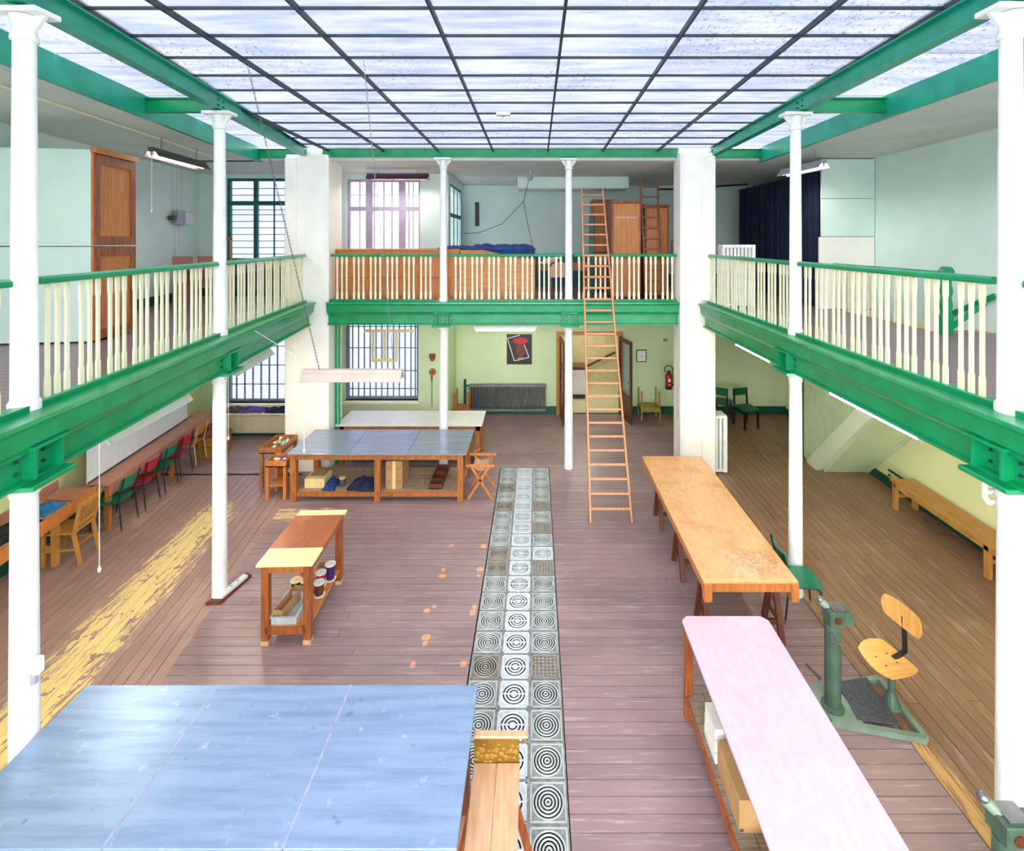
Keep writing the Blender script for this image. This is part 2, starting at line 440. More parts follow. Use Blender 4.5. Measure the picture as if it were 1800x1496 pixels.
# skylight glass: milky sheet, daylit from above
def sky_glass():
    m = bpy.data.materials.new('skylight_glass'); m.use_nodes = True; k = NT(m)
    pos = k.new('ShaderNodeNewGeometry').outputs['Position']
    n1 = k.noise(k.mapping(pos, (0.8, 5, 1)), 1.6, 5, 0.65)
    n2 = k.noise(pos, 26, 4, 0.75); n3 = k.noise(pos, 0.55, 2)
    oi = k.new('ShaderNodeObjectInfo').outputs['Random']
    tint = k.mix(k.ramp(n1, 0.35, 0.7), (0.335,0.340,0.358,1), (0.262,0.280,0.320,1))
    tint = k.mix(k.math('MULTIPLY', k.math('MULTIPLY', k.ramp(n2, 0.56, 0.64), k.ramp(n3, 0.42, 0.60)), 0.75), tint, (0.11,0.12,0.15,1))
    hv = k.new('ShaderNodeHueSaturation'); k.link(tint, hv.inputs['Color'])
    k.link(k.math('ADD', 0.95, k.math('MULTIPLY', oi, 0.08)), hv.inputs['Value'])
    tr = k.new('ShaderNodeBsdfTransparent'); k.link(hv.outputs[0], tr.inputs[0])
    tl = k.new('ShaderNodeBsdfTranslucent'); k.link(hv.outputs[0], tl.inputs[0])
    mx = k.new('ShaderNodeMixShader'); mx.inputs[0].default_value = 0.22
    k.link(tr.outputs[0], mx.inputs[1]); k.link(tl.outputs[0], mx.inputs[2])
    k.link(mx.outputs[0], k.out.inputs['Surface']); MATS['skylight_glass'] = m
sky_glass()
def clear_glass():
    m = bpy.data.materials.new('window_glass'); m.use_nodes = True; k = NT(m)
    tr = k.new('ShaderNodeBsdfTransparent')
    pos = k.new('ShaderNodeNewGeometry').outputs['Position']
    k.link(k.mix(k.noise(pos, 1.5), (0.92, 0.94, 1, 1), (0.82, 0.86, 0.98, 1)), tr.inputs[0])
    gl = k.new('ShaderNodeBsdfGlossy'); gl.inputs['Roughness'].default_value = 0.05
    mx = k.new('ShaderNodeMixShader'); mx.inputs[0].default_value = 0.06
    k.link(tr.outputs[0], mx.inputs[1]); k.link(gl.outputs[0], mx.inputs[2])
    k.link(mx.outputs[0], k.out.inputs['Surface']); MATS['window_glass'] = m
def frosted(name, a, b):
    m = bpy.data.materials.new(name); m.use_nodes = True; k = NT(m)
    pos = k.new('ShaderNodeNewGeometry').outputs['Position']
    tr = k.new('ShaderNodeBsdfTransparent'); k.link(k.mix(k.noise(pos, 1.2), a, b), tr.inputs[0])
    gl = k.new('ShaderNodeBsdfGlossy'); gl.inputs['Roughness'].default_value = 0.2
    mx = k.new('ShaderNodeMixShader'); mx.inputs[0].default_value = 0.05
    k.link(tr.outputs[0], mx.inputs[1]); k.link(gl.outputs[0], mx.inputs[2]); k.link(mx.outputs[0], k.out.inputs['Surface'])
    MATS[name] = m
frosted('frosted_glass', (0.50, 0.50, 0.54, 1), (0.42, 0.42, 0.49, 1))
frosted('bright_frost', (0.74, 0.72, 0.76, 1), (0.60, 0.58, 0.64, 1))
clear_glass()
pm('block_clear', (206, 212, 218), (184, 192, 200), scale=20, rough=0.32, bump=0.1, vary=0.15)
pm('block_side', (150, 154, 154), (120, 124, 122), scale=20, rough=0.38, bump=0.1, vary=0.25)
pm('block_brown', (134, 126, 118), (108, 98, 90), scale=20, rough=0.4, bump=0.1, vary=0.2)
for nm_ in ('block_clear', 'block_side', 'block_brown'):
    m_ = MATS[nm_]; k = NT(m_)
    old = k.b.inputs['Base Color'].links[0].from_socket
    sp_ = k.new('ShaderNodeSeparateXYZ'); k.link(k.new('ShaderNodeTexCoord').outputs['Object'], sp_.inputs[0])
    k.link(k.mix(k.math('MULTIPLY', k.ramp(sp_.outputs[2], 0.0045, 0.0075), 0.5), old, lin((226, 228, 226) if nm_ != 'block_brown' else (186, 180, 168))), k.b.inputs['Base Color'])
pm('mortar', (158, 156, 152), (120, 118, 112), scale=14, rough=0.8, bump=0.3, world_space=True)

# ------------------------------------------------------------------ plan geometry
GZ = 3.20                       # gallery floor level
def xl(y): return -3.067 - 0.149 * y          # left column line
def xw(y): return -6.14 - 0.155 * y           # left wall
XR, XRW = 3.31, 6.48
YB = 9.75                       # rear column line
sl = Vector((1, 0.149)).normalized()          # towards the atrium from the left line
SIDE_L = (sl.x, sl.y); SIDE_R = (-1.0, 0.0); SIDE_B = (0.0, -1.0)

# ------------------------------------------------------------------ floors
def clipx(poly, a, b, c, keep=1):
    # clip polygon by a*x+b*y+c >= 0 (keep=1)
    out = []
    n = len(poly)
    for i in range(n):
        p, q = poly[i], poly[(i + 1) % n]
        dp = (a * p[0] + b * p[1] + c) * keep; dq = (a * q[0] + b * q[1] + c) * keep
        if dp >= 0: out.append(p)
        if dp * dq < 0:
            t = dp / (dp - dq); out.append((p[0] + (q[0] - p[0]) * t, p[1] + (q[1] - p[1]) * t))
    return out
def plank(poly, parent, mat, gap=0.003):
    if len(poly) < 3: return
    cx = sum(p[0] for p in poly) / len(poly); cy = sum(p[1] for p in poly) / len(poly)
    a = 0.5 * abs(sum(poly[i][0] * poly[(i + 1) % len(poly)][1] - poly[(i + 1) % len(poly)][0] * poly[i][1] for i in range(len(poly))))
    if a < 0.004: return
    MB().prism(poly, -0.02, -0.001 - random.random() * 0.0018).build('plank', mat, parent)
sub = MB().prism([(-8.6, -0.5), (6.9, -0.5), (6.9, 13.1), (-8.6, 13.1)], -0.2, -0.021)
floor_c = struct(sub, 'floor', 'floor_gap')
W = 0.124
SX0 = -0.69; SX1 = 0.255         # glass strip edges, near end y=3
def strip_x(y, e): return (SX0 if e == 0 else SX1) - (0.0 if e == 0 else 0.0)
y = 2.4; row = 0
while y < 12.85:
    y1 = min(y + W, 12.86) - 0.006
    # centre zone row
    segs = []
    in_strip = y < 9.80
    if in_strip: segs = [(-9, SX0 - 0.01), (SX1 + 0.01, 9)]
    else: segs = [(-9, 9)]
    right = 3.36 if y < 12.9 else XRW
    for a, b in segs:
        lo = -4.9 if y > 9.4 else -4.9
        a = max(a, -8.2 if y > 9.5 else -5.2); b = min(b, right)
        if b <= a: continue
        cuts = [a]
        xx = a + random.uniform(1.2, 3.2)
        while xx < b - 0.9:
            cuts.append(xx); xx += random.uniform(2.4, 4.2)
        cuts.append(b)
        for c0, c1 in zip(cuts, cuts[1:]):
            poly = [(c0, y), (c1 - 0.005, y), (c1 - 0.005, y1), (c0, y1)]
            if y <= 9.5: poly = clipx(poly, 1, 0.149, 3.067, 1)
            else: poly = clipx(poly, 1, 0.155, 6.14, 1)
            plank(poly, floor_c, 'floor_centre')
    y += W; row += 1
floor_l = struct(MB().prism([(xw(1.5), 1.5), (xl(1.5), 1.5), (xl(9.5), 9.5), (xw(9.5), 9.5)], -0.0210, -0.0205), 'floor', 'floor_gap')
u = 0.0
while u < 3.35:
    cuts = [1.8]
    yy = 1.8 + random.uniform(1.5, 3.5)
    while yy < 8.6: cuts.append(yy); yy += random.uniform(2.2, 4.2)
    cuts.append(9.5)
    for c0, c1 in zip(cuts, cuts[1:]):
        poly = [(xl(c0) - u, c0), (xl(c0) - u - W + 0.006, c0), (xl(c1) - u - W + 0.006, c1 - 0.005), (xl(c1) - u, c1 - 0.005)]
        poly = clipx(poly, 1, 0.155, 6.14, 1)
        plank(poly, floor_l, 'floor_left')
    u += W
floor_r = struct(MB().prism([(3.36, 1.5), (XRW, 1.5), (XRW, 12.85), (3.36, 12.85)], -0.0210, -0.0205), 'floor', 'floor_gap')
u = 3.365
while u < XRW:
    cuts = [1.8]
    yy = 1.8 + random.uniform(1.5, 3.5)
    while yy < 12.0: cuts.append(yy); yy += random.uniform(2.2, 4.2)
    cuts.append(12.86)
    for c0, c1 in zip(cuts, cuts[1:]):
        x1 = min(u + W - 0.006, XRW)
        plank([(u, c0), (x1, c0), (x1, c1 - 0.005), (u, c1 - 0.005)], floor_r, 'floor_right')
    u += W

# gallery slabs (floor above, pale ceiling below)
galL = [(xw(-2), -2), (xl(-2), -2), (xl(9.75), 9.75), (xl(9.75), 9.9), (3.31, 9.9), (3.31, 14.2), (-2.07, 14.2), (-2.07, 11.7), (xw(11.7), 11.7)]
struct(MB().prism(galL, GZ - 0.04, GZ), 'floor', 'gallery_boards')
struct(MB().prism(galL, 2.98, GZ - 0.04), 'ceiling', 'wall_lower')
mb = MB(); mc = MB()
for r in ((3.31, 5.7, -2, 14.2), (5.7, XRW, -2, 6.9), (5.7, XRW, 9.45, 14.2)):
    mb.box(r[0], r[1], r[2], r[3], GZ - 0.04, GZ); mc.box(r[0], r[1], r[2], r[3], 2.98, GZ - 0.04)
struct(mb, 'floor', 'gallery_boards'); struct(mc, 'ceiling', 'wall_lower')
# upper ceilings
CZ = 6.08
OFF = 0.93
def xf(y): return xl(y) - OFF                 # left outer fascia line
XRF = 4.42                                    # right outer fascia line
struct(MB().prism([(xw(-2), -2), (xf(-2), -2), (xf(9.75), 9.75), (xf(9.75), 9.9), (XRF, 9.9), (XRF, 14.3), (-2.3, 14.3), (-2.3, 11.9), (xw(11.9) - .2, 11.9)], CZ, CZ + 0.12), 'ceiling', 'ceiling_paint')
struct(MB().box(XRF, XRW + 0.2, -2, 14.3, CZ, CZ + 0.12), 'ceiling', 'ceiling_paint')
struct(MB().box(-0.45, 2.3, 12.2, 12.9, 5.78, CZ), 'trim_1', 'wall_upper', bevel=0.02)

# ------------------------------------------------------------------ walls with openings
def wall(name, axis, at, thick, a0, a1, z0, z1, holes, mat):
    # axis 'x': wall runs along x at y=at..at+thick ; axis 'y': runs along y at x=at..at+thick
    mb = MB()
    cuts = sorted({a0, a1, *[h[0] for h in holes], *[h[1] for h in holes]})
    for c0, c1 in zip(cuts, cuts[1:]):
        mid = (c0 + c1) / 2
        hs = sorted([(h[2], h[3]) for h in holes if h[0] < mid < h[1]])
        z = z0
        for b0, b1 in hs + [(z1, z1)]:
            if b0 > z:
                if axis == 'x': mb.box(c0, c1, at, at + thick, z, b0)
                else: mb.box(at, at + thick, c0, c1, z, b0)
            z = max(z, b1)
    return struct(mb, name, mat)
YW = 11.7
wall('wall_window', 'x', YW, 0.3, -8.3, -2.37, 0, 3.0, [(-7.35, -5.4, 0.66, 2.72), (-4.52, -2.78, 0.72, 2.75)], 'wall_lower_back')
wall('wall_window_upper', 'x', YW, 0.3, -8.3, -2.37, 3.0, 6.2, [(-7.35, -5.4, 4.02, 5.98), (-4.49, -2.74, 3.9, 5.96)], 'wall_upper')
wall('wall_return', 'y', -2.37, 0.3, YW, 12.86, 0, 3.0, [], 'wall_lower_back')
wall('wall_return_upper', 'y', -2.37, 0.3, YW, 14.2, 3.0, 6.2, [(11.95, 13.75, 3.9, 5.88)], 'wall_upper')
wall('wall_back', 'x', 12.86, 0.12, -2.4, 6.7, 0, 3.0, [(0.62, 2.17, -0.01, 2.05)], 'wall_lower_back')
wall('wall_back_upper', 'x', 14.2, 0.15, -2.4, 6.7, 3.0, 6.2, [], 'wall_upper')
wall('wall_rear_added', 'x', -2.3, 0.2, -6.2, 6.7, 0, 6.2, [(-5.0, -2.4, 4.0, 5.9), (-1.6, 1.6, 4.0, 5.9), (2.4, 5.4, 4.0, 5.9), (-5.0, -2.4, 0.8, 2.7), (-1.6, 1.6, 0.8, 2.7), (2.4, 5.4, 0.8, 2.7)], 'wall_upper')  # unseen wall added to cut light from behind; openings let daylight through
wall('wall_right', 'y', XRW, 0.2, -2, 14.3, 0, 3.1, [], 'wall_lower')
wall('wall_right_upper', 'y', XRW, 0.2, -2, 14.3, 3.1, 6.2, [], 'wall_upper')
for nm, z0, z1, mt in (('wall_left', 0, 3.1, 'wall_lower'), ('wall_left_upper', 3.1, 6.2, 'wall_upper')):
    struct(MB().prism([(xw(-2), -2), (xw(11.9), 11.9), (xw(11.9) - .25, 11.9), (xw(-2) - .25, -2)], z0, z1), nm, mt)
# skirting
def bb(n, mb): struct(mb, 'baseboard_' + n, 'dark_green')
bb('right', MB().box(XRW - 0.03, XRW, 1, 12.86, 0, 0.16))
bb('right_upper', MB().box(XRW - 0.03, XRW, 1, 6.9, GZ, GZ + 0.14))
bb('back', MB().box(-2.07, 0.53, 12.83, 12.86, 0, 0.2).box(2.26, 6.48, 12.83, 12.86, 0, 0.2))
bb('back_upper', MB().box(-2.07, 6.48, 14.17, 14.2, GZ, GZ + 0.35))
bb('left', MB().prism([(xw(1), 1), (xw(11.7), 11.7), (xw(11.7) + .03, 11.7), (xw(1) + .03, 1)], 0, 0.18))
bb('left_upper', MB().prism([(xw(1), 1), (xw(11.7), 11.7), (xw(11.7) + .03, 11.7), (xw(1) + .03, 1)], GZ, GZ + 0.18))
bb('window', MB().box(-7.9, -2.07, 11.67, 11.7, 0, 0.2))
bb('window_upper', MB().box(-7.9, -2.07, 11.67, 11.7, GZ, GZ + 0.2))
# heating pipes low along the right wall
t = thing('heating_pipe', 'dark green heating pipes running low along the right wall under the bench', 'pipe', (6.4, 7, 0.2))
for z in (0.24, 0.33): MB().cyl((6.42, 2.0, z), (6.42, 9.0, z), 0.022, n=8).build('pipe', 'dark_green', t)

# ------------------------------------------------------------------ windows
def window(n, axis, at, a0, a1, z0, z1, mull, trans, munt_v, munt_h, mat, sill=True, thin=1.0, mw=0.045):
    """mull: thick vertical fractions; trans: thick horizontal; munt: thin bars"""
    root = bpy.data.objects.new('window_%d' % n, None); C.objects.link(root)
    root['kind'] = 'structure'; WM[root.name] = Matrix.Identity(4)
    def B(mb, u0, u1, w0, w1, d0, d1):
        d0 = 0.1445 + (d0 - 0.1445) * thin; d1 = 0.1445 + (d1 - 0.1445) * thin
        if axis == 'x': mb.box(u0, u1, at + d0, at + d1, w0, w1)
        else: mb.box(at + d0, at + d1, u0, u1, w0, w1)
    fr = MB(); t = 0.06
    B(fr, a0, a0 + t, z0, z1, 0.1, 0.18); B(fr, a1 - t, a1, z0, z1, 0.1, 0.18)
    B(fr, a0 + t, a1 - t, z0, z0 + t, 0.1, 0.18); B(fr, a0 + t, a1 - t, z1 - t, z1, 0.1, 0.18)
    fr.build('frame', mat, root)
    for f in mull:
        m = MB(); c = a0 + (a1 - a0) * f; B(m, c - mw, c + mw, z0 + t, z1 - t, 0.10, 0.175); m.build('mullion', mat, root)
    for f in trans:
        m = MB(); c = z0 + (z1 - z0) * f; B(m, a0 + t, a1 - t, c - 0.05, c + 0.05, 0.09, 0.185); m.build('transom', mat, root)
    for f in munt_v:
        m = MB(); c = a0 + (a1 - a0) * f; B(m, c - 0.011, c + 0.011, z0 + t, z1 - t, 0.12, 0.16); m.build('glazing_bar', mat, root)
    for f in munt_h:
        m = MB(); c = z0 + (z1 - z0) * f; B(m, a0 + t, a1 - t, c - 0.008, c + 0.008, 0.122, 0.158); m.build('glazing_bar', mat, root)
    g = MB(); B(g, a0 + t, a1 - t, z0 + t, z1 - t, 0.142, 0.147); g.build('pane', 'bright_frost' if n in (2, 5) else 'frosted_glass', root)
    if sill:
        s = MB(); B(s, a0 - 0.05, a1 + 0.05, z0 - 0.05, z0, -0.12, 0.2); s.build('sill', 'cream_paint', root)
    return root
pm('lilac_frame', (190, 176, 196), (176, 160, 184), rough=0.45, bump=0.02)
pm('grey_frame', (122, 132, 150), (104, 114, 134), rough=0.45, bump=0.02)
window(1, 'x', YW, -7.35, -5.4, 4.02, 5.98, [0.34], [0.70], [0.56, 0.79], [0.08, 0.16, 0.24, 0.32, 0.40, 0.48, 0.56, 0.62, 0.80, 0.88], 'teal_frame')
window(2, 'x', YW, -4.49, -2.74, 3.9, 5.96, [0.29, 0.74], [0.66], [0.16, 0.36, 0.49, 0.6, 0.83, 0.89], [0.82], 'lilac_frame', mw=0.075)
window(3, 'x', YW, -7.35, -5.4, 0.66, 2.72, [], [0.83], [0.1, 0.2, 0.3, 0.4, 0.5, 0.6, 0.7, 0.8, 0.9], [0.2, 0.42, 0.64], 'grey_frame')
window(4, 'x', YW, -4.52, -2.78, 0.72, 2.75, [], [], [0.08, 0.16, 0.24, 0.32, 0.40, 0.48, 0.56, 0.64, 0.72, 0.80, 0.88, 0.94], [0.12, 0.33, 0.6, 0.85], 'grey_frame')
window(5, 'y', -2.222, 11.95, 13.75, 3.9, 5.88, [0.33, 0.66], [0.62], [0.16, 0.5, 0.83], [], 'teal_frame', sill=False, thin=0.22)

# ------------------------------------------------------------------ glass block strip in the floor
strip = thing('glass_block_strip', 'long strip of three rows of round-patterned glass blocks set in the floor', 'glass floor', (-0.27, 6.3, 0))
MB().box(SX0, SX1, 2.6, 9.80, -0.02, 0.0).build('grid', 'mortar', strip)
P = 0.315
def block_mesh(kind):
    mb = MB(); h = P / 2 - 0.014
    mb.box(-h, h, -h, h, 0.0, 0.004)
    for s in (0, 1, 2, 3):     # raised rim
        a = (-h, h, -h, -h + 0.012) if s == 0 else (-h, h, h - 0.012, h) if s == 1 else (-h, -h + 0.012, -h, h) if s == 2 else (h - 0.012, h, -h, h)
        mb.box(a[0], a[1], a[2], a[3], 0.0, 0.009)
    if kind == 'diamond':
        q = 6; st = 2 * (h - 0.02) / q
        for i in range(q):
            for j in range(q):
                cx = -h + 0.02 + st * (i + .5); cy = -h + 0.02 + st * (j + .5); r = st * 0.46
                mb.add([(cx - r, cy, .004), (cx, cy - r, .004), (cx + r, cy, .004), (cx, cy + r, .004), (cx, cy, .012)], [(0, 1, 4), (1, 2, 4), (2, 3, 4), (3, 0, 4)])
    else:
        prof = []
        n = 5 if kind == 'rings' else 4
        R = h - 0.012
        for i in range(n):
            r1 = R * (n - i) / n; r0 = R * (n - i - 0.5) / n
            prof += [(r1, 0.004), (r1 - 0.005, 0.009), (r0, 0.009), (r0 - 0.004, 0.004)]
        prof.append((0.004, 0.004))
        mb.lathe(prof, n=24)
        if kind == 'cross':
            mb.box(-R * .85, R * .85, -0.004, 0.004, 0.004, 0.012); mb.box(-0.02, 0.02, -0.02, 0.02, 0.004, 0.014)
    return mb
protos = {}
rowk = [[2, 1, 0], ]
for j in range(23):
    for i in range(3):
        x = SX0 + P * (i + 0.5); yy = 9.79 - P * (j + 0.5)
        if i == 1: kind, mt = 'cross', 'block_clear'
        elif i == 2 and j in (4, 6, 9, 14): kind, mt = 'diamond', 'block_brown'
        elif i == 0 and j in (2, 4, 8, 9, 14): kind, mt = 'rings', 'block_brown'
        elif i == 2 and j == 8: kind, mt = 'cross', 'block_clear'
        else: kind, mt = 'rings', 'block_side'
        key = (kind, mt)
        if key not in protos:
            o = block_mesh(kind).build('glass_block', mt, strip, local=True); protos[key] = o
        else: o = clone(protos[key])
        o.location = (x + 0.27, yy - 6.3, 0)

# ------------------------------------------------------------------ skylight
def zs(y): return 6.30 + (9.75 - y) * 0.0181
skyl = thing('skylight', 'large pale glass skylight with a dark grid of bars over the hall', 'skylight', (0, 5, 6.35))
XRt = lambda y: 3.31 + 0.022 * (y - 3.4)
ys = [9.75] + [9.23 - 0.52 * i for i in range(0, 22)]
xs = [0.235 + 1.08 * i for i in range(-5, 4)]
for yb in ys[1:16]:
    MB().box(xl(yb), XRt(yb), yb - 0.009, yb + 0.009, zs(yb) - 0.022, zs(yb)).build('glazing_bar', 'dark_bar', skyl)
for xb in xs:
    y0 = -2.2; y1 = 9.75
    if xb < xl(y0): y0 = -(xb + 3.067) / 0.149
    if xb > 3.2: continue
    if y0 >= y1: continue
    y0 = max(y0, -2.2)
    if xb < xl(0): y0 = max(y0, (-3.067 - xb) / 0.149)
    MB().beam((xb, y0, zs(y0) - 0.03), (xb, y1, zs(y1) - 0.03), 0.024, 0.05).build('glazing_bar', 'dark_bar', skyl)
for ya, yb in zip(ys[1:], ys):
    for xa, xb in zip(xs, xs[1:] + [4.6]):
        poly = [(xa, ya), (xb, ya), (xb, yb), (xa, yb)]
        poly = clipx(poly, 1, 0.149, 3.067, 1)
        poly = clipx(poly, -1, 0.022, 3.31 - 0.022 * 3.4, 1)
        if len(poly) < 3: continue
        n = len(poly)
        vs = [(p[0], p[1], zs(p[1]) + 0.001) for p in poly] + [(p[0], p[1], zs(p[1]) + 0.007) for p in poly]
        MB().add(vs, [tuple(range(n - 1, -1, -1)), tuple(range(n, 2 * n))] + [(i, (i + 1) % n, (i + 1) % n + n, i + n) for i in range(n)]).build('pane', 'skylight_glass', skyl)
# side strips of skylight outside the roof beams
ys2 = [-2.0, 0.4, 1.9, 3.45, 4.85, 6.26, 7.5, 8.6, 9.7]
for a, b in zip(ys2, ys2[1:]):
    MB().prism([(xf(a), a + .01), (xl(a), a + .01), (xl(b), b), (xf(b), b)], 6.335, 6.343).build('pane', 'skylight_glass', skyl)
    MB().prism([(XRF, a + .01), (XRt(a), a + .01), (XRt(b), b), (XRF, b)], 6.335, 6.343).build('pane', 'skylight_glass', skyl)

# dark curbs closing the skylight against the roof beams, and the header over the far beam
for fx, sgn, nm in ((xl, 1, 'left'), (XRt, -1, 'right')):
    a_, b_ = -2.2, 9.74
    vs = []
    for yv in (a_, b_):
        for dx in (-0.02, 0.02):
            for zv in (6.335, zs(yv) + 0.012): vs.append((fx(yv) + dx, yv, zv))
    MB().add(vs, [(0, 1, 3, 2), (4, 6, 7, 5), (0, 4, 5, 1), (2, 3, 7, 6), (1, 5, 7, 3), (0, 2, 6, 4)]).build('curb', 'dark_bar', skyl)
struct(MB().box(-7.6, XRF + .05, 9.765, 9.905, 6.08, 6.36), 'trim_2', 'ceiling_paint')

def ibeam(h0, h1, w=0.12, web=0.02):
    f = 0.014
    return [(-w / 2, h0), (w / 2, h0), (w / 2, h0 + f), (web / 2, h0 + f), (web / 2, h1 - f), (w / 2, h1 - f), (w / 2, h1), (-w / 2, h1), (-w / 2, h1 - f), (-web / 2, h1 - f), (-web / 2, h0 + f), (-w / 2, h0 + f)]
def bolts(parent, pts, r=0.014, axis=(1, 0), mat='dark_green'):
    for p in pts:
        a = Vector(p); d = Vector((axis[0], axis[1], 0)) * 0.014
        MB().cyl(a, a + d, r, r * .8, 6).build('bolt', mat, parent)
def roof_beam(label, p0, p1, side, mat='green_roof_metal', prof=None, name='roof_beam'):
    t = thing(name, label, 'roof beam', ((p0[0] + p1[0]) / 2, (p0[1] + p1[1]) / 2, 6.14))
    MB().extrude(prof or ibeam(6.14, 6.34, 0.12), p0, p1, side).build('steel_section', mat, t)
    return t
t = roof_beam('long green roof beam on the left side of the skylight', (xl(-2), -2), (xl(9.6), 9.6), SIDE_L)
bolts(t, [(xl(yy) + 0.012, yy, z) for yy in (6.20, 6.32) for z in (6.2, 6.27)], axis=SIDE_L)
t = roof_beam('long green roof beam on the right side of the skylight', (XRt(-2), -2), (XRt(9.6), 9.6), SIDE_R)
bolts(t, [(XRt(yy) - 0.012, yy, z) for yy in (6.24, 6.36) for z in (6.2, 6.27)], axis=SIDE_R)
roof_beam('green roof beam across the far end of the skylight', (-4.2, YB), (2.8, YB), SIDE_B, 'green_metal')
fp = [(-0.03, 6.04), (0.03, 6.04), (0.03, 6.07), (0.012, 6.07), (0.012, 6.33), (-0.03, 6.33)]
roof_beam('green steel fascia at the edge of the left gallery ceiling', (xf(-2), -2), (xf(9.75), 9.75), SIDE_L, prof=fp, name='fascia_beam')
roof_beam('green steel fascia at the edge of the right gallery ceiling', (XRF, -2), (XRF, 9.75), SIDE_R, prof=fp, name='fascia_beam')
for yy, w in ((6.26, 'over the middle column'), (9.72, 'beside the far white pillar'), (3.45, 'over the near column')):
    roof_beam('short green cross beam on the left, ' + w, (xf(yy), yy), (xl(yy), yy), SIDE_B, 'green_metal', ibeam(6.12, 6.30, 0.10), 'cross_beam')
    roof_beam('short green cross beam on the right, ' + w, (XRF, yy), (XRt(yy), yy), SIDE_B, 'green_metal', ibeam(6.12, 6.30, 0.10), 'cross_beam')
# small white detector fixed under the glass
d = thing('smoke_detector', 'small white detector box under the skylight glass', 'detector', (-0.46, 7.0, 6.30))
MB().box(-0.56, -0.36, 6.96, 7.06, 6.27, 6.315).build('housing', 'socket_white', d, bevel=0.008)
MB().cyl((-0.46, 7.01, 6.255), (-0.46, 7.01, 6.27), 0.025).build('sensor', 'bulb_grey', d)

# ------------------------------------------------------------------ pillars
def pillar(label, x0, x1, y0, y1, rib):
    t = thing('pillar', label, 'pillar', ((x0 + x1) / 2, (y0 + y1) / 2, 0))
    c = 0.05
    pts = [(x0 + c, y0), (x1 - c, y0), (x1, y0 + c), (x1, y1), (x0, y1), (x0, y0 + c)]
    MB().prism(pts, 0, 6.18).build('shaft', 'pillar_paint', t)
    MB().box(rib[0], rib[1], y0 - 0.05, y0, 0.0, 2.85).build('pilaster', 'pillar_paint', t, bevel=0.02)
    MB().box(rib[0], rib[1], y0 - 0.05, y0, 3.34, 6.12).build('pilaster', 'pillar_paint', t, bevel=0.02)
    return t
pl_ = pillar('large white square pillar at the left end of the far gallery', -4.90, -4.06, 9.65, 10.35, (-4.88, -4.66))
pr_ = pillar('large white square pillar at the right end of the far gallery', 2.77, 3.42, 9.45, 9.95, (3.15, 3.42))
MB().box(3.421, 3.45, 9.5, 9.9, 0, 2.95).build('green_edge', 'dark_green', pr_)
MB().box(2.80, 2.765, 9.55, 9.7, 1.0, 1.7).build('notice', 'paper', pr_)
t = thing('downpipe', 'pair of green downpipes beside the left white pillar', 'pipe', (-4.0, 9.98, 0))
for x in (-4.03, -3.965): MB().cyl((x, 9.98, 0), (x, 9.98, 2.9), 0.024, n=10).build('pipe', 'green_metal', t)

# ------------------------------------------------------------------ iron columns
def column(label, x, y, up=True, side='L'):
    t = thing('iron_column', label, 'column', (x, y, 0))
    MB().lathe([(0.0, 0), (0.092, 0.0), (0.092, 0.03), (0.087, 0.05), (0.086, 0.4), (0.074, 2.70), (0.084, 2.71), (0.084, 2.73), (0.076, 2.74), (0.13, 2.83), (0.0, 2.83)], (x, y, 0), 20).build('lower_shaft', 'white_paint', t, smooth=True)
    MB().box(x - 0.16, x + 0.16, y - 0.12, y + 0.12, 2.83, 2.855).build('cap_plate', 'green_metal', t, bevel=0.004)
    MB().lathe([(0.0, GZ), (0.09, GZ), (0.09, 3.36), (0.076, 3.38), (0.064, 5.9), (0.078, 5.91), (0.078, 5.93), (0.066, 5.98), (0.085, 6.08), (0, 6.08)], (x, y, 0), 20).build('upper_shaft', 'white_paint', t, smooth=True)
    MB().box(x - 0.17, x + 0.17, y - 0.10, y + 0.10, 6.085, 6.125).build('bearing_plate', 'white_paint', t, bevel=0.006)
    for sx in (-1, 1):
        MB().add([(x + sx * 0.06, y - .012, 5.95), (x + sx * 0.16, y - .012, 6.085), (x + sx * 0.06, y - .012, 6.085), (x + sx * 0.06, y + .012, 5.95), (x + sx * 0.16, y + .012, 6.085), (x + sx * 0.06, y + .012, 6.085)], [(0, 1, 2), (5, 4, 3), (0, 3, 4, 1), (1, 4, 5, 2), (2, 5, 3, 0)]).build('bracket', 'white_paint', t)
    return t
YC = (3.45, 6.26)
colL = [column('nearest white iron column on the left, at the picture edge', xl(YC[0]) - .035, YC[0] + .05),
        column('white iron column halfway along the left gallery', xl(YC[1]), YC[1])]
colR = [column('nearest white iron column on the right, at the picture edge', XR, YC[0]),
        column('white iron column halfway along the right gallery', XR, YC[1] + 0.05)]
column('white iron column of the far gallery, left of the poster', -1.82, YB)
column('white iron column of the far gallery, left of the leaning ladder', 0.65, YB + 0.05)
s_ = thing('socket_box', 'white socket box on the nearest left column', 'socket', (-3.47, 3.4, 1.5))
MB().box(-3.495, -3.44, 3.42, 3.47, 1.49, 1.60).build('housing', 'socket_white', s_, bevel=0.006)
MB().box(-3.505, -3.47, 3.425, 3.46, 1.42, 1.49).build('plug', 'bulb_grey', s_, bevel=0.004)

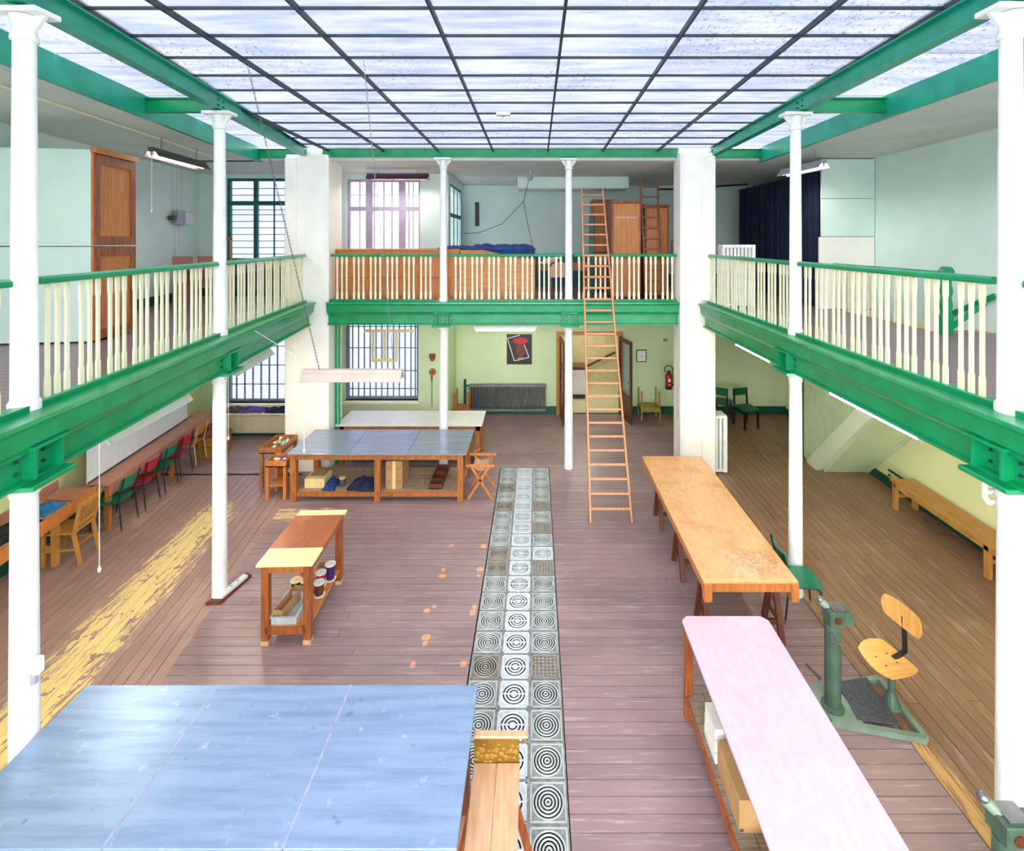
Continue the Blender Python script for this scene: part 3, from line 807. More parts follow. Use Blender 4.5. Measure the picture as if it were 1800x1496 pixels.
# ------------------------------------------------------------------ gallery girders
CORN = [(0.05, 3.305), (0.215, 3.305), (0.22, 3.275), (0.20, 3.262), (0.185, 3.245), (0.175, 3.12), (0.15, 3.09), (0.135, 3.06), (0.11, 3.06), (-0.05, 3.06), (-0.05, 3.305)]
def gird(h0, h1):
    return [(-0.13, h0), (0.13, h0), (0.13, h0 + .022), (0.09, h0 + .03), (0.09, h1), (-0.09, h1), (-0.09, h0 + .03), (-0.13, h0 + .022)]
def girder(label, p0, p1, side, cols):
    t = thing('gallery_girder', label, 'girder', ((p0[0] + p1[0]) / 2, (p0[1] + p1[1]) / 2, 2.86))
    MB().extrude(CORN, p0, p1, side).build('cornice', 'green_metal', t)
    MB().extrude(gird(2.857, 3.06), p0, p1, side).build('web', 'green_metal', t)
    d = Vector((p1[0] - p0[0], p1[1] - p0[1])).normalized()
    s = Vector(side)
    def seg(a, b): return (a[0], a[1]), (b[0], b[1])
    MB().extrude([(-0.05, 3.305), (0.045, 3.305), (0.045, 3.345), (-0.05, 3.345)], p0, p1, side).build('kerb', 'green_metal', t)
    for c in cols:
        c = Vector(c)
        def pt(a, b, z): q = c + d * a + s * b; return (q.x, q.y, z)
        for a in (-0.11, 0.11):
            MB().beam(pt(a, 0.13, 2.88), pt(a, 0.13, 3.09), 0.09, 0.018, up=(d.x, d.y, 0)).build('stiffener', 'green_metal', t)
        MB().beam(pt(-0.16, 0.135, 3.10), pt(0.16, 0.135, 3.10), 0.13, 0.02).build('angle_plate', 'green_metal', t)
        MB().beam(pt(-0.19, 0.06, 2.84), pt(0.19, 0.06, 2.84), 0.30, 0.035).build('seat_plate', 'green_metal', t, bevel=0.005)
        for a in (-0.05, 0.05, -0.17, 0.17):
            for z in (2.94, 3.02):
                q = pt(a, 0.09, z)
                MB().cyl(q, (q[0] + s.x * .016, q[1] + s.y * .016, z), 0.014, .011, 6).build('bolt', 'dark_green', t)
    return t
girder('green riveted girder carrying the left gallery', (xl(-1.5), -1.5), (xl(9.6), 9.6), SIDE_L, [(xl(y), y) for y in YC])
girder('green riveted girder carrying the right gallery', (XR, -1.5), (XR, 9.42), SIDE_R, [(XR, YC[0]), (XR, YC[1] + .05)])
girder('green riveted girder carrying the far gallery between the pillars', (-4.05, YB), (2.78, YB), SIDE_B, [(-1.82, YB), (0.65, YB)])

# ------------------------------------------------------------------ balustrades
bal = MB()
w = 0.021
def sq(mb, z0, r0, z1, r1): 
    t = .009
    mb.add([(-r0, -t, z0), (r0, -t, z0), (r0, t, z0), (-r0, t, z0), (-r1, -t, z1), (r1, -t, z1), (r1, t, z1), (-r1, t, z1)], [(0, 1, 5, 4), (1, 2, 6, 5), (2, 3, 7, 6), (3, 0, 4, 7)])
for z0, r0, z1, r1 in ((0, .022, .13, .022), (.13, .022, .16, .015), (.16, .015, .68, .015), (.68, .015, .71, .022), (.71, .022, .84, .022)): sq(bal, z0, r0, z1, r1)
BAL = {}
def balustrade(label, p0, p1, side, bt=0.33, off=0.0, phase=0.10):
    t = thing('balustrade', label, 'balustrade', (p0[0], p0[1], 3.345))
    s = Vector(side); p0 = Vector(p0); p1 = Vector(p1)
    L = (p1 - p0).length; d = (p1 - p0) / L
    q0 = p0 + s * off; q1 = p1 + s * off
    MB().extrude([(-0.035, 4.185), (0.035, 4.185), (0.042, 4.20), (0.036, 4.225), (0.015, 4.24), (-0.015, 4.24), (-0.036, 4.225), (-0.042, 4.20)], q0, q1, side).build('handrail', 'green_metal', t)
    a = phase
    rz = math.atan2(d.y, d.x)
    while a < L - 0.03:
        for k in range(3):
            b = a + 0.092 * k
            if b > L - 0.04: break
            q = q0 + d * b
            if 'm' not in BAL:
                o = bal.build('baluster', 'cream_paint', t, local=True); BAL['m'] = o
            else:
                o = BAL['m'].copy(); C.objects.link(o); o.parent = t
            o.location = (q.x - p0.x, q.y - p0.y, 0.0); o.rotation_euler = (0, 0, rz)
        a += bt
    return t
def LL(y): return (xl(y), y)
balustrade('left gallery balustrade before the nearest column', LL(1.2), LL(3.33), SIDE_L)
balustrade('left gallery balustrade between the nearest and the middle column', LL(3.56), LL(6.16), SIDE_L)
balustrade('left gallery balustrade from the middle column to the far pillar', LL(6.36), LL(9.6), SIDE_L)
balustrade('right gallery balustrade before the nearest column', (XR, 1.2), (XR, 3.33), SIDE_R)
balustrade('right gallery balustrade between the nearest and the middle column', (XR, 3.57), (XR, 6.2), SIDE_R)
balustrade('right gallery balustrade from the middle column to the far pillar', (XR, 6.42), (XR, 9.4), SIDE_R)
balustrade('far gallery balustrade in front of the wooden crates, left bay', (-4.03, YB), (-1.92, YB), SIDE_B, phase=0.12)
balustrade('far gallery balustrade between its two columns', (-1.72, YB), (0.55, YB), SIDE_B, phase=0.14)
balustrade('far gallery balustrade behind the leaning ladder, right bay', (0.75, YB), (2.76, YB), SIDE_B, phase=0.1)

# stairwell balustrade on the right gallery
t = thing('stair_balustrade', 'cream balustrade with green rail round the stairwell on the right gallery', 'balustrade', (5.7, 8.2, GZ))
MB().box(5.66, 5.74, 6.95, 9.45, 4.02, 4.07).build('handrail', 'green_metal', t, bevel=0.01)
yy = 7.12; i = 0
while yy < 9.4:
    if i % 6 in (0, 1, 3, 4):
        m = MB()
        m.lathe([(0.0, GZ), (.026, GZ), (.026, 3.32), (.018, 3.34)] + [(0.019 + 0.007 * (q % 2), 3.36 + 0.035 * q) for q in range(16)] + [(.018, 3.93), (.026, 3.95), (.026, 4.02), (0, 4.02)], (5.7, yy, 0), 8)
        m.build('baluster', 'cream_paint', t, smooth=True)
    yy += 0.105; i += 1
nw = thing('newel_post', 'round-headed green newel post at the top of the stairs', 'newel post', (5.72, 6.9, GZ))
m = MB().prism([(-.07, GZ), (.07, GZ), (.075, 3.45), (.045, 3.5), (.065, 3.6), (.045, 3.7), (.065, 3.8), (.045, 3.9), (.05, 3.97)] + [(.09 * math.cos(a), 4.05 + .09 * math.sin(a)) for a in [math.radians(d) for d in range(-40, 221, 20)]] + [(-.05, 3.97), (-.045, 3.9), (-.065, 3.8), (-.045, 3.7), (-.065, 3.6), (-.045, 3.5), (-.075, 3.45)], -0.04, 0.04, Matrix.Translation((5.72, 6.9, 0)) @ Matrix.Rotation(PI / 2, 4, 'X'))
m.build('post', 'green_metal', nw)
MB().beam((5.8, 6.95, 3.26), (6.30, 6.95, 3.62), 0.05, 0.06).build('brace', 'green_metal', nw)
t = thing('stair_rail', 'green handrail board sloping up the right wall by the stairwell', 'handrail', (6.44, 7.6, GZ))
MB().beam((6.45, 7.9, 3.25), (6.45, 6.95, 3.72), 0.03, 0.08).build('rail', 'green_metal', t)

# ------------------------------------------------------------------ staircase on the lower right
st = thing('staircase', 'pale green boxed staircase rising under the right gallery', 'staircase', (6.0, 9.7, 0))
def prof_yz(x0, x1, pts, name, mat):
    M = Matrix(((0, 0, 1, 0), (1, 0, 0, 0), (0, 1, 0, 0), (0, 0, 0, 1)))
    return MB().prism(pts, x0, x1, M).build(name, mat, st)
prof_yz(5.49, 5.61, [(9.70, 0), (9.98, 0), (9.98, 0.12), (9.86, 0.24), (6.98, 3.16), (6.98, 2.72)], 'stringer', 'stringer_paint')
prof_yz(5.61, 6.46, [(9.62, 0.0), (9.66, 0.03), (6.98, 2.80), (6.98, 2.74)], 'soffit', 'wall_lower_back')
MB().beam((6.44, 9.62, 0.0), (6.44, 7.0, 2.74), 0.04, 0.05).build('wall_string', 'beadboard', st)
for i in range(15):
    f = i / 15.0
    yy = 9.80 - 2.8 * f; zz = 0.213 * (i + 1)
    MB().box(5.61, 6.46, yy - 0.24, yy + 0.02, zz - 0.03, zz).build('tread', 'bench_wood', st)
bdp = MB
y0 = 6.98
while y0 < 10.27:
    y1 = min(y0 + 0.098, 10.27)
    def zt(yv): return 0.02 + max(0, (9.93 - yv)) * (3.16 - 0.24) / (9.86 - 6.98) + (0.1 if yv < 9.93 else 0)
    za = min(zt(y0), 2.95); zb = min(zt(y1), 2.95)
    if za < 2.94 or zb < 2.94:
        prof_yz(5.56, 5.585, [(y0 + .003, za), (y1 - .003, zb), (y1 - .003, 2.97), (y0 + .003, 2.97)], 'board', 'beadboard')
    y0 = y1
prof_yz(5.53, 5.60, [(10.27, 0), (10.33, 0), (10.33, 2.97), (10.27, 2.97)], 'corner_post', 'dark_green')
MB().box(5.50, 5.62, 9.92, 10.06, 0, 0.16).build('foot_block', 'beadboard', st)

# ------------------------------------------------------------------ upper right: curtain, boards
cu = thing('curtain', 'dark navy curtain closing off the right gallery room', 'curtain', (5.45, 11.3, GZ))
m = MB(); n = 150; vs = []
for i in range(n + 1):
    yy = 9.55 + 3.6 * i / n
    x = 5.46 + 0.045 * math.sin(i * 0.95) + 0.02 * math.sin(i * 0.37)
    vs += [(x, yy, 3.26), (x, yy, 5.84)]
m.add(vs, [(2 * i, 2 * i + 2, 2 * i + 3, 2 * i + 1) for i in range(n)]).build('drape', 'curtain_cloth', cu, smooth=True)
MB().cyl((5.46, 9.45, 5.86), (5.46, 13.3, 5.86), 0.018).build('rod', 'lamp_dark', cu)
pn = thing('partition', 'pale green board partition closing the curtained room on the right gallery', 'partition', (6.0, 9.45, GZ))
for z0, z1, mt in ((GZ + .0, 4.57, 'pillar_paint'), (4.58, 5.30, 'wall_upper'), (5.31, 6.06, 'wall_upper')):
    MB().box(5.46 if mt == 'wall_upper' else 5.42, 6.47, 9.46, 9.5, z0, z1).build('panel', mt, pn)
t = thing('cable_conduit', 'black cable sagging under the ceiling beside the right pillar', 'cable', (4.2, 12.9, 5.8))
MB().tube([(3.2, 13.0, 5.85), (4.2, 13.0, 5.86), (4.9, 12.9, 5.93), (5.4, 12.6, 5.93)], 0.025).build('cable', 'black_metal', t)

# ------------------------------------------------------------------ lamps
def tube_lamp(label, p0, p1, on, hood='socket_white', hang=0.12, group=None, reflector=False, cord=None):
    p0 = Vector(p0); p1 = Vector(p1); mid = (p0 + p1) / 2
    t = thing('fluorescent_lamp', label, 'lamp', tuple(mid), group=group)
    d = (p1 - p0).normalized(); s = Vector((-d.y, d.x, 0)).normalized()
    if reflector:
        m = MB()
        pr = [(-0.11, -0.07), (-0.105, -0.075), (-0.05, 0.0), (0.05, 0.0), (0.105, -0.075), (0.11, -0.07), (0.055, 0.012), (-0.055, 0.012)]
        vs = []
        for p in (p0, p1): vs += [p + s * a + Vector((0, 0, b)) for a, b in pr]
        k = len(pr)
        m.add(vs, [tuple(range(k)), tuple(range(2 * k - 1, k - 1, -1))] + [(i + k, (i + 1) % k + k, (i + 1) % k, i) for i in range(k)]).build('reflector', hood, t)
    MB().beam(p0 + Vector((0, 0, 0.03)), p1 + Vector((0, 0, 0.03)), 0.085, 0.065).build('housing', hood, t, bevel=0.006)
    MB().cyl(p0 + d * .05 - Vector((0, 0, 0.03)), p1 - d * .05 - Vector((0, 0, 0.03)), 0.022, n=10).build('tube', 'tube_on' if on else 'tube_off', t, smooth=True)
    for q in (p0 + d * 0.03, p1 - d * 0.03):
        MB().beam(q + Vector((0, 0, 0.03)), q - Vector((0, 0, 0.055)), 0.03, 0.04).build('lamp_holder', 'bulb_grey', t)
    if hang:
        for q in (p0 + d * 0.25, p1 - d * 0.25):
            MB().cyl(q + Vector((0, 0, 0.05)), q + Vector((0, 0, 0.05 + hang)), 0.006, n=6).build('hanger', 'steel', t)
    if cord:
        q = p0 + d * 0.02
        MB().cyl(q, (q.x, q.y, cord), 0.004, n=5).build('pull_cord', 'socket_white', t)
        MB().lathe([(0, 0), (.012, .005), (.016, .03), (.006, .06), (0, .065)], (q.x, q.y, cord - 0.05), 8).build('cord_pull', 'socket_white', t)
    return t
tube_lamp('white tube lamp with long pull cord under the left gallery', (-4.17, 4.71, 2.62), (-4.30, 6.05, 2.62), True, cord=1.38, hang=0.28, reflector=True)
tube_lamp('white tube lamp under the far end of the left gallery', (-4.39, 7.05, 2.62), (-4.60, 8.5, 2.62), True, cord=1.7, hang=0.28, reflector=True)
tube_lamp('near tube lamp under the right gallery, above the bench', (3.47, 4.45, 2.74), (3.47, 5.86, 2.74), True, hang=0.16)
tube_lamp('far tube lamp under the right gallery, beside the pillar', (3.47, 7.28, 2.74), (3.47, 8.6, 2.74), True, hang=0.16)
tube_lamp('white tube lamp under the far gallery above the poster', (-1.33, 10.6, 2.62), (0.03, 10.6, 2.62), True, hang=0.3)
tube_lamp('dark hooded tube lamp over the wardrobe on the left gallery', (-5.68, 7.3, 5.82), (-5.86, 8.75, 5.82), True, 'lamp_dark', reflector=True, hang=0.2, cord=4.95)
tube_lamp('grey hooded tube lamp beside the navy curtain', (4.84, 8.3, 5.80), (4.72, 9.5, 5.80), True, 'bulb_grey', reflector=True, hang=0.2)
tube_lamp('violet hooded tube lamp in front of the bright upper window', (-3.75, 11.0, 5.93), (-2.38, 11.0, 5.93), True, 'violet_dark', reflector=True, hang=0.08)
tube_lamp('added unseen grey hooded tube lamp brightening the right gallery, near the camera', (5.45, 4.0, 5.80), (5.45, 5.4, 5.80), True, 'bulb_grey', reflector=True, hang=0.2)  # added out of view to brighten the right gallery walls
tube_lamp('added unseen dark hooded tube lamp brightening the left gallery nearest the camera', (-5.6, 3.4, 5.82), (-5.8, 4.8, 5.82), True, 'lamp_dark', reflector=True, hang=0.2)  # invented lamp outside the frame, lifts the left gallery walls
hl = tube_lamp('white hooded tube lamp hanging from chains over the zinc tables', (-2.97, 6.3, 2.80), (-1.70, 6.3, 2.80), False, 'lamp_beige', reflector=True, hang=0, cord=1.85)
def chain(parent, a, b, n):
    a = Vector(a); b = Vector(b); d = (b - a) / n; m = MB()
    s = d.orthogonal().normalized(); s2 = d.cross(s).normalized()
    for i in range(n):
        p = a + d * i; q = p + d * 1.12; w = (s if i % 2 else s2) * 0.007
        m.beam(p - w, q - w, 0.0035, 0.0035); m.beam(p + w, q + w, 0.0035, 0.0035)
        m.beam(p - w, p + w, 0.0035, 0.0035)
    m.build('chain', 'steel', parent, kind='stuff')
chain(hl, (-3.005, 5.14, 6.37), (-2.75, 6.3, 2.83), 80)
chain(hl, (-1.79, 5.14, 6.37), (-1.80, 6.3, 2.83), 80)
MB().cyl((-2.75, 6.3, 2.84), (-3.75, 6.6, 3.3), 0.003, n=5).build('stay_cord', 'socket_white', hl)
bl = thing('bulb_lamp', 'bare bulb lamp on the upper far ceiling with trailing cable', 'lamp', (-0.13, 11.0, 5.9))
MB().cyl((-0.13, 11.0, 6.08), (-0.13, 11.0, 5.95), 0.03).build('socket', 'bulb_grey', bl)
MB().ball((-0.13, 11.0, 5.9), 0.07).build('bulb', 'bulb_grey', bl, smooth=True)
MB().tube([(-0.15, 11.0, 5.88), (-0.30, 12.0, 5.45), (-0.9, 13.2, 4.95), (-1.6, 13.9, 4.72), (-2.05, 14.1, 4.7)], 0.008, 5).build('cable', 'black_metal', bl)
MB().tube([(-0.30, 12.0, 5.45), (-0.22, 12.0, 5.0), (-0.05, 12.1, 4.2)], 0.007, 5).build('cable', 'black_metal', bl)

# ------------------------------------------------------------------ leaning ladders
def ladder(label, b0, b1, t0, t1, n, mat, extra=0.12):
    b0, b1, t0, t1 = map(Vector, (b0, b1, t0, t1))
    t = thing('ladder', label, 'ladder', tuple((b0 + b1) / 2))
    n_ = (b1 - b0).cross(t0 - b0).normalized()
    for a, b in ((b0, t0), (b1, t1)):
        MB().beam(a, b, 0.035, 0.07, up=n_, w1=0.03, h1=0.055).build('rail', mat, t, bevel=0.005)
    for i in range(n):
        f = (i + 0.9) / (n + 0.6)
        p = b0.lerp(t0, f); q = b1.lerp(t1, f)
        MB().beam(p, q, 0.034, 0.028, up=n_).build('rung', mat, t)
    return t
ladder('tall tapering wooden ladder leaning from the floor onto the far gallery', (0.87, 7.9, 0), (1.53, 7.9, 0), (0.93, 10.1, 5.56), (1.36, 10.1, 5.56), 27, 'ladder_wood')

# ------------------------------------------------------------------ tables
def legbox(m, x, y, z0, z1, w=0.07): return m.box(x - w / 2, x + w / 2, y - w / 2, y + w / 2, z0, z1)
# big foreground zinc table
t = thing('zinc_table', 'big blue zinc-topped work table in the left foreground', 'table', (-1.98, 3.35, 0))
for a, b in ((-3.516, -2.487), (-2.483, -1.452), (-1.448, -0.454)):
    MB().box(a, b, 2.83, 3.877, 0.995, 1.02).build('zinc_sheet', 'zinc_blue', t, bevel=0.004)
    if b < -1: MB().box(b - 0.006, b + 0.012, 2.83, 3.877, 1.0195, 1.0215).build('seam', 'seam_zinc', t)
MB().box(-3.47, -0.50, 2.87, 3.83, 0.88, 0.995).build('apron', 'dark_red_wood', t)
for x in (-3.42, -1.98, -0.55):
    for yv in (2.93, 3.77): legbox(MB(), x, yv, 0, 0.88, 0.09).build('leg', 'dark_red_wood', t)
MB().box(-3.45, -0.52, 2.90, 3.80, 0.14, 0.17).build('shelf', 'shelf_wood', t)

# carved long stool/prie-dieu beside it
t = thing('carved_bench', 'pale wooden board bench with a carved ochre end piece beside the zinc table', 'bench', (-0.28, 3.1, 0))
MB().box(-0.445, -0.282, 2.3, 3.56, 0.72, 0.745).build('seat_board', 'pale_wood', t, bevel=0.004)
MB().box(-0.28, -0.115, 2.3, 3.56, 0.72, 0.745).build('seat_board', 'pale_wood', t, bevel=0.004)
MB().box(-0.445, -0.122, 3.565, 3.60, 0.70, 0.925).build('frieze', 'ochre_dark', t)
MB().box(-0.448, -0.055, 3.545, 3.60, 0.925, 0.945).build('cornice', 'pale_wood', t, bevel=0.006)
MB().add([(-0.10, 3.60, .86), (-0.10, 3.57, .86), (-0.055, 3.57, .925), (-0.055, 3.60, .925), (-0.10, 3.57, .925), (-0.10, 3.60, .925)], [(0, 1, 2, 3), (1, 4, 2), (0, 3, 5)]).build('cornice_bracket', 'ochre_dark', t)
m = MB()
for i in range(9):
    cx = -0.42 + i * 0.034; cz = 0.80 + 0.028 * math.sin(i * 1.9)
    m.ball((cx, 3.566, cz), 0.022, 8, 6, (1, .3, 1)); m.ball((cx + .015, 3.566, cz + .04), 0.014, 8, 5, (1, .3, .7)); m.ball((cx - .01, 3.566, cz - .04), 0.014, 8, 5, (1.3, .3, .7))
m.build('carving', 'ochre', t, smooth=True)
MB().beam((-0.13, 3.3, 0.72), (0.10, 3.2, 0.0), 0.035, 0.035).build('leg', 'red_wood', t)
MB().beam((-0.43, 3.3, 0.72), (-0.6, 3.2, 0.0), 0.035, 0.035).build('leg', 'red_wood', t)
MB().beam((-0.13, 2.5, 0.72), (0.10, 2.4, 0.0), 0.035, 0.035).build('leg', 'red_wood', t)
MB().beam((-0.43, 2.5, 0.72), (-0.6, 2.4, 0.0), 0.035, 0.035).build('leg', 'red_wood', t)

# far zinc table
t = thing('zinc_table', 'grey zinc-topped work table with a shelf beside the left pillar', 'table', (-2.7, 9.0, 0))
for a, b in ((-4.26, -3.24), (-3.235, -2.21), (-2.205, -1.19)):
    MB().box(a, b, 8.47, 9.56, 0.825, 0.85).build('zinc_sheet', 'zinc_grey', t, bevel=0.003)
MB().box(-4.2, -1.25, 8.53, 8.56, 0.72, 0.825).box(-4.2, -1.25, 9.47, 9.50, 0.72, 0.825).box(-4.2, -4.17, 8.56, 9.47, 0.72, 0.825).box(-1.28, -1.25, 8.56, 9.47, 0.72, 0.825).build('apron', 'table_leg_wood', t)
for x in (-4.18, -2.73, -1.30):
    for yv in (8.56, 9.46): legbox(MB(), x, yv, 0, 0.82, 0.10).build('leg', 'table_leg_wood', t)
MB().box(-4.16, -1.26, 8.54, 8.57, 0.08, 0.16).build('shelf_rail', 'table_leg_wood', t)
for i in range(7):
    yy = 8.57 + i * 0.128
    MB().box(-4.16, -1.28, yy, yy + 0.122, 0.15, 0.168).build('shelf_board', 'shelf_wood', t)
# cream table behind
t = thing('work_table', 'cream-topped wooden table behind the grey zinc table', 'table', (-2.5, 10.3, 0))
MB().box(-4.02, -1.08, 9.9, 10.77, 0.78, 0.80).build('table_top', 'white_laminate', t, bevel=0.003)
MB().box(-3.98, -1.13, 9.93, 9.955, 0.68, 0.78).box(-3.98, -1.13, 10.71, 10.735, 0.68, 0.78).box(-1.155, -1.13, 9.955, 10.71, 0.68, 0.78).build('apron', 'table_leg_wood', t)
for x in (-3.9, -1.17):
    for yv in (9.97, 10.68): legbox(MB(), x, yv, 0, 0.78, 0.08).build('leg', 'table_leg_wood', t)
MB().box(-3.9, -1.17, 9.97, 10.68, 0.18, 0.20).build('shelf', 'shelf_wood', t)

# small side table with spools
M_ = Matrix.Rotation(0.05, 4, 'Z')
t = thing('side_table', 'small wooden table with brown top and cream ends, thread spools on its shelf', 'table', (-2.80, 6.02, 0), 0.035)
def L(m, n, mt, **k): return m.build(n, mt, t, local=True, **k)
L(MB().box(-0.31, 0.31, -0.56, -0.25, 0.895, 0.92), 'end_panel', 'cream_laminate', bevel=0.004)
L(MB().box(-0.31, 0.31, 0.44, 0.56, 0.895, 0.92), 'end_panel', 'cream_laminate', bevel=0.004)
for i in range(3):
    L(MB().box(-0.31 + i * .2067, -0.31 + (i + 1) * .2067 - .002, -0.248, 0.438, 0.893, 0.918), 'top_board', 'brown_board')
L(MB().box(-0.25, 0.25, -0.51, -0.48, 0.80, 0.895).box(-0.25, 0.25, 0.48, 0.51, 0.80, 0.895).box(0.24, 0.27, -0.48, 0.48, 0.80, 0.895).box(-0.27, -0.24, -0.48, 0.48, 0.80, 0.895), 'apron', 'table_leg_wood')
for x in (-.23, .23):
    for yv in (-.48, .48):
        lg = L(MB().box(x - .04, x + .04, yv - .04, yv + .04, 0.05, 0.88), 'leg', 'red_wood', bevel=0.004)
        MB().box(x - .041, x + .041, yv - .041, yv + .041, 0.0, 0.05).build('foot', 'pale_wood', lg, local=True)
L(MB().box(-.25, .25, -.50, .50, 0.17, 0.20), 'shelf', 'orange_wood')
L(MB().box(-.22, .22, -.52, -.50, 0.12, 0.20), 'shelf_rail', 'red_wood')
Ts = WM[t.name]
def at(x, y, z): v = Ts @ Vector((x, y, z)); return (v.x, v.y, v.z)
b = thing('plastic_tray', 'grey plastic tray on the side table shelf', 'tray', at(-0.04, -0.28, 0.2), 0.035)
m = MB()
def opentray(m, x0, x1, y0, y1, z0, z1, w=0.008, rim=0.0):
    m.box(x0, x1, y0, y1, z0, z0 + w)
    m.box(x0, x0 + w, y0, y1, z0, z1); m.box(x1 - w, x1, y0, y1, z0, z1); m.box(x0 + w, x1 - w, y0, y0 + w, z0, z1); m.box(x0 + w, x1 - w, y1 - w, y1, z0, z1)
    if rim:
        m.box(x0 - rim, x0, y0 - rim, y1 + rim, z1 - .008, z1); m.box(x1, x1 + rim, y0 - rim, y1 + rim, z1 - .008, z1)
        m.box(x0, x1, y0 - rim, y0, z1 - .008, z1); m.box(x0, x1, y1, y1 + rim, z1 - .008, z1)
    return m
opentray(m, -.14, .14, -.2, .2, 0, 0.09, rim=.014).build('tray', 'bin_grey', b, local=True)
for x in (-.09, -.03, .03, .09): MB().box(x - .004, x + .004, -.206, -.2, 0, .08).build('rib', 'bin_grey', b, local=True)
c = thing('cardboard_tray', 'narrow open cardboard box standing in the grey tray', 'box', at(-0.10, -0.25, 0.214), -0.12)
opentray(MB(), -.055, .055, -.19, .22, 0, 0.12, w=.006).build('box', 'carton', c, local=True)
pm('thread_teal', (20, 110, 96)); pm('thread_red', (186, 26, 60)); pm('thread_purple', (60, 30, 110)); pm('thread_brown', (90, 50, 30)); pm('thread_black', (30, 28, 32)); pm('spool_card', (236, 214, 164)); pm('thread_white', (236, 230, 220))
def spool(x, y, mat, card, label, r=.066, h=.16, base=0.2):
    s = thing('thread_spool', label, 'spool', at(x, y, base), group='thread spools on the side table')
    MB().lathe([(0, .012), (r * .72, .012), (r * .8, h - .012), (0, h - .012)], n=14).build('thread', mat, s, local=True, smooth=True)
    for z in (0, h - .012):
        MB().lathe([(.014, z), (r, z), (r, z + .012), (.014, z + .012), (.014, z)], n=16).build('flange', card, s, local=True)
spool(-0.13, 0.03, 'thread_black', 'spool_card', 'black thread spool with cream flange, leftmost behind the cardboard box')
spool(-0.01, 0.03, 'thread_teal', 'spool_card', 'teal thread spool beside the black one')
spool(0.17, -0.02, 'thread_brown', 'thread_white', 'brown thread spool close behind the near right table leg')
spool(0.12, 0.16, 'thread_red', 'thread_white', 'red thread spool with white flange')
spool(0.20, 0.26, 'thread_purple', 'thread_white', 'tall purple thread spool at the right shelf edge', h=.2)
spool(-0.06, 0.18, 'thread_brown', 'thread_red', 'brown thread spool with red flange at the back')
c = thing('cardboard_tray', 'open cardboard box at the back of the side table shelf', 'box', at(0.08, 0.40, 0.2), 0.2)
opentray(MB(), -.09, .09, -.07, .07, 0, 0.1, w=.006).build('box', 'carton', c, local=True)

# long orange trestle table
t = thing('trestle_table', 'long orange-brown plank table standing on trestles right of the ladder', 'table', (2.33, 6.93, 0))
MB().box(1.82, 2.85, 5.37, 8.50, 0.775, 0.80).build('table_top', 'orange_board', t, bevel=0.004)
MB().box(1.86, 2.80, 5.38, 5.41, 0.68, 0.775).box(1.83, 1.86, 5.38, 8.48, 0.68, 0.775).box(2.80, 2.83, 5.38, 8.48, 0.68, 0.775).box(1.86, 2.80, 8.45, 8.48, 0.68, 0.775).build('apron', 'orange_wood', t)
for x in (1.87, 2.81):
    for yv in (5.40, 8.46): legbox(MB(), x, yv, 0.58, 0.775, 0.085).build('leg_stub', 'orange_wood', t, bevel=.004)
def trestle(y, x0, x1, label, z=0.68, mat='dark_red_wood'):
    q = thing('trestle', label, 'trestle', ((x0 + x1) / 2, y, 0), group='trestles under the plank table')
    MB().box(x0, x1, y - .03, y + .03, z - .08, z).build('bar', mat, q)
    for x in (x0 + .06, x1 - .06):
        for s in (-1, 1):
            MB().beam((x, y + s * .03, z - .05), (x, y + s * .22, 0), 0.06, 0.045).build('leg', mat, q)
        MB().beam((x, y - .15, .22), (x, y + .15, .22), .04, .03).build('cross_bar', mat, q)
    MB().beam((x0 + .06, y - .15, .22), (x1 - .06, y - .15, .22), .03, .05).build('stretcher', mat, q)
trestle(5.72, 1.87, 2.80, 'nearest dark red trestle under the plank table')
trestle(6.75, 1.88, 2.78, 'middle dark red trestle under the plank table')
trestle(7.9, 1.90, 2.78, 'farthest dark red trestle under the plank table')

# pink table
t = thing('pink_table', 'long pale pink-topped table with a lower shelf in the right foreground', 'table', (1.79, 3.5, 0))
pts = [(1.385, 2.2), (2.205, 2.2), (2.205, 4.69), (2.15, 4.745), (1.44, 4.745), (1.385, 4.69)]
MB().prism(pts, 0.88, 0.90).build('table_top', 'pink_board', t)
MB().prism([(p[0] + (0.006 if p[0] < 1.8 else -0.006), p[1] - 0.006) for p in pts], 0.86, 0.88).build('edge', 'red_wood', t)
MB().box(1.42, 1.45, 2.3, 4.7, 0.79, 0.86).box(2.14, 2.17, 2.3, 4.7, 0.79, 0.86).box(1.45, 2.14, 4.67, 4.70, 0.79, 0.86).build('apron', 'red_wood', t)
for x in (1.435, 2.155):
    for yv in (2.4, 4.66): legbox(MB(), x, yv, 0, 0.86, 0.07).build('leg', 'red_wood', t, bevel=.004)
for i in range(5):
    MB().box(1.42 + i * .15, 1.42 + i * .15 + .145, 2.3, 4.68, 0.225, 0.245).build('shelf_board', 'grey_shelf', t)
MB().box(1.395, 1.418, 2.3, 4.68, 0.19, 0.25).build('shelf_rail', 'red_wood', t)
c = thing('cardboard_box', 'brown cardboard box on the shelf under the pink table', 'box', (1.62, 3.75, 0.245))
MB().box(1.46, 1.86, 3.55, 3.98, 0.245, 0.48).build('box', 'carton', c, bevel=.004)
MB().box(1.46, 1.49, 3.547, 3.549, 0.26, 0.28).build('sticker', 'lamp_dark', c)
c = thing('paper_stack', 'white sheets stacked on the shelf under the pink table', 'paper', (1.6, 4.15, 0.245))
for i in range(3): MB().box(1.455 + i * .004, 1.80, 4.02 + i * .01, 4.28, 0.246 + i * .09, 0.33 + i * .09).build('sheet_stack', 'paper', c)
c = thing('folded_sack', 'pale crumpled paper sack on the shelf under the pink table', 'sack', (1.6, 3.2, 0.245))
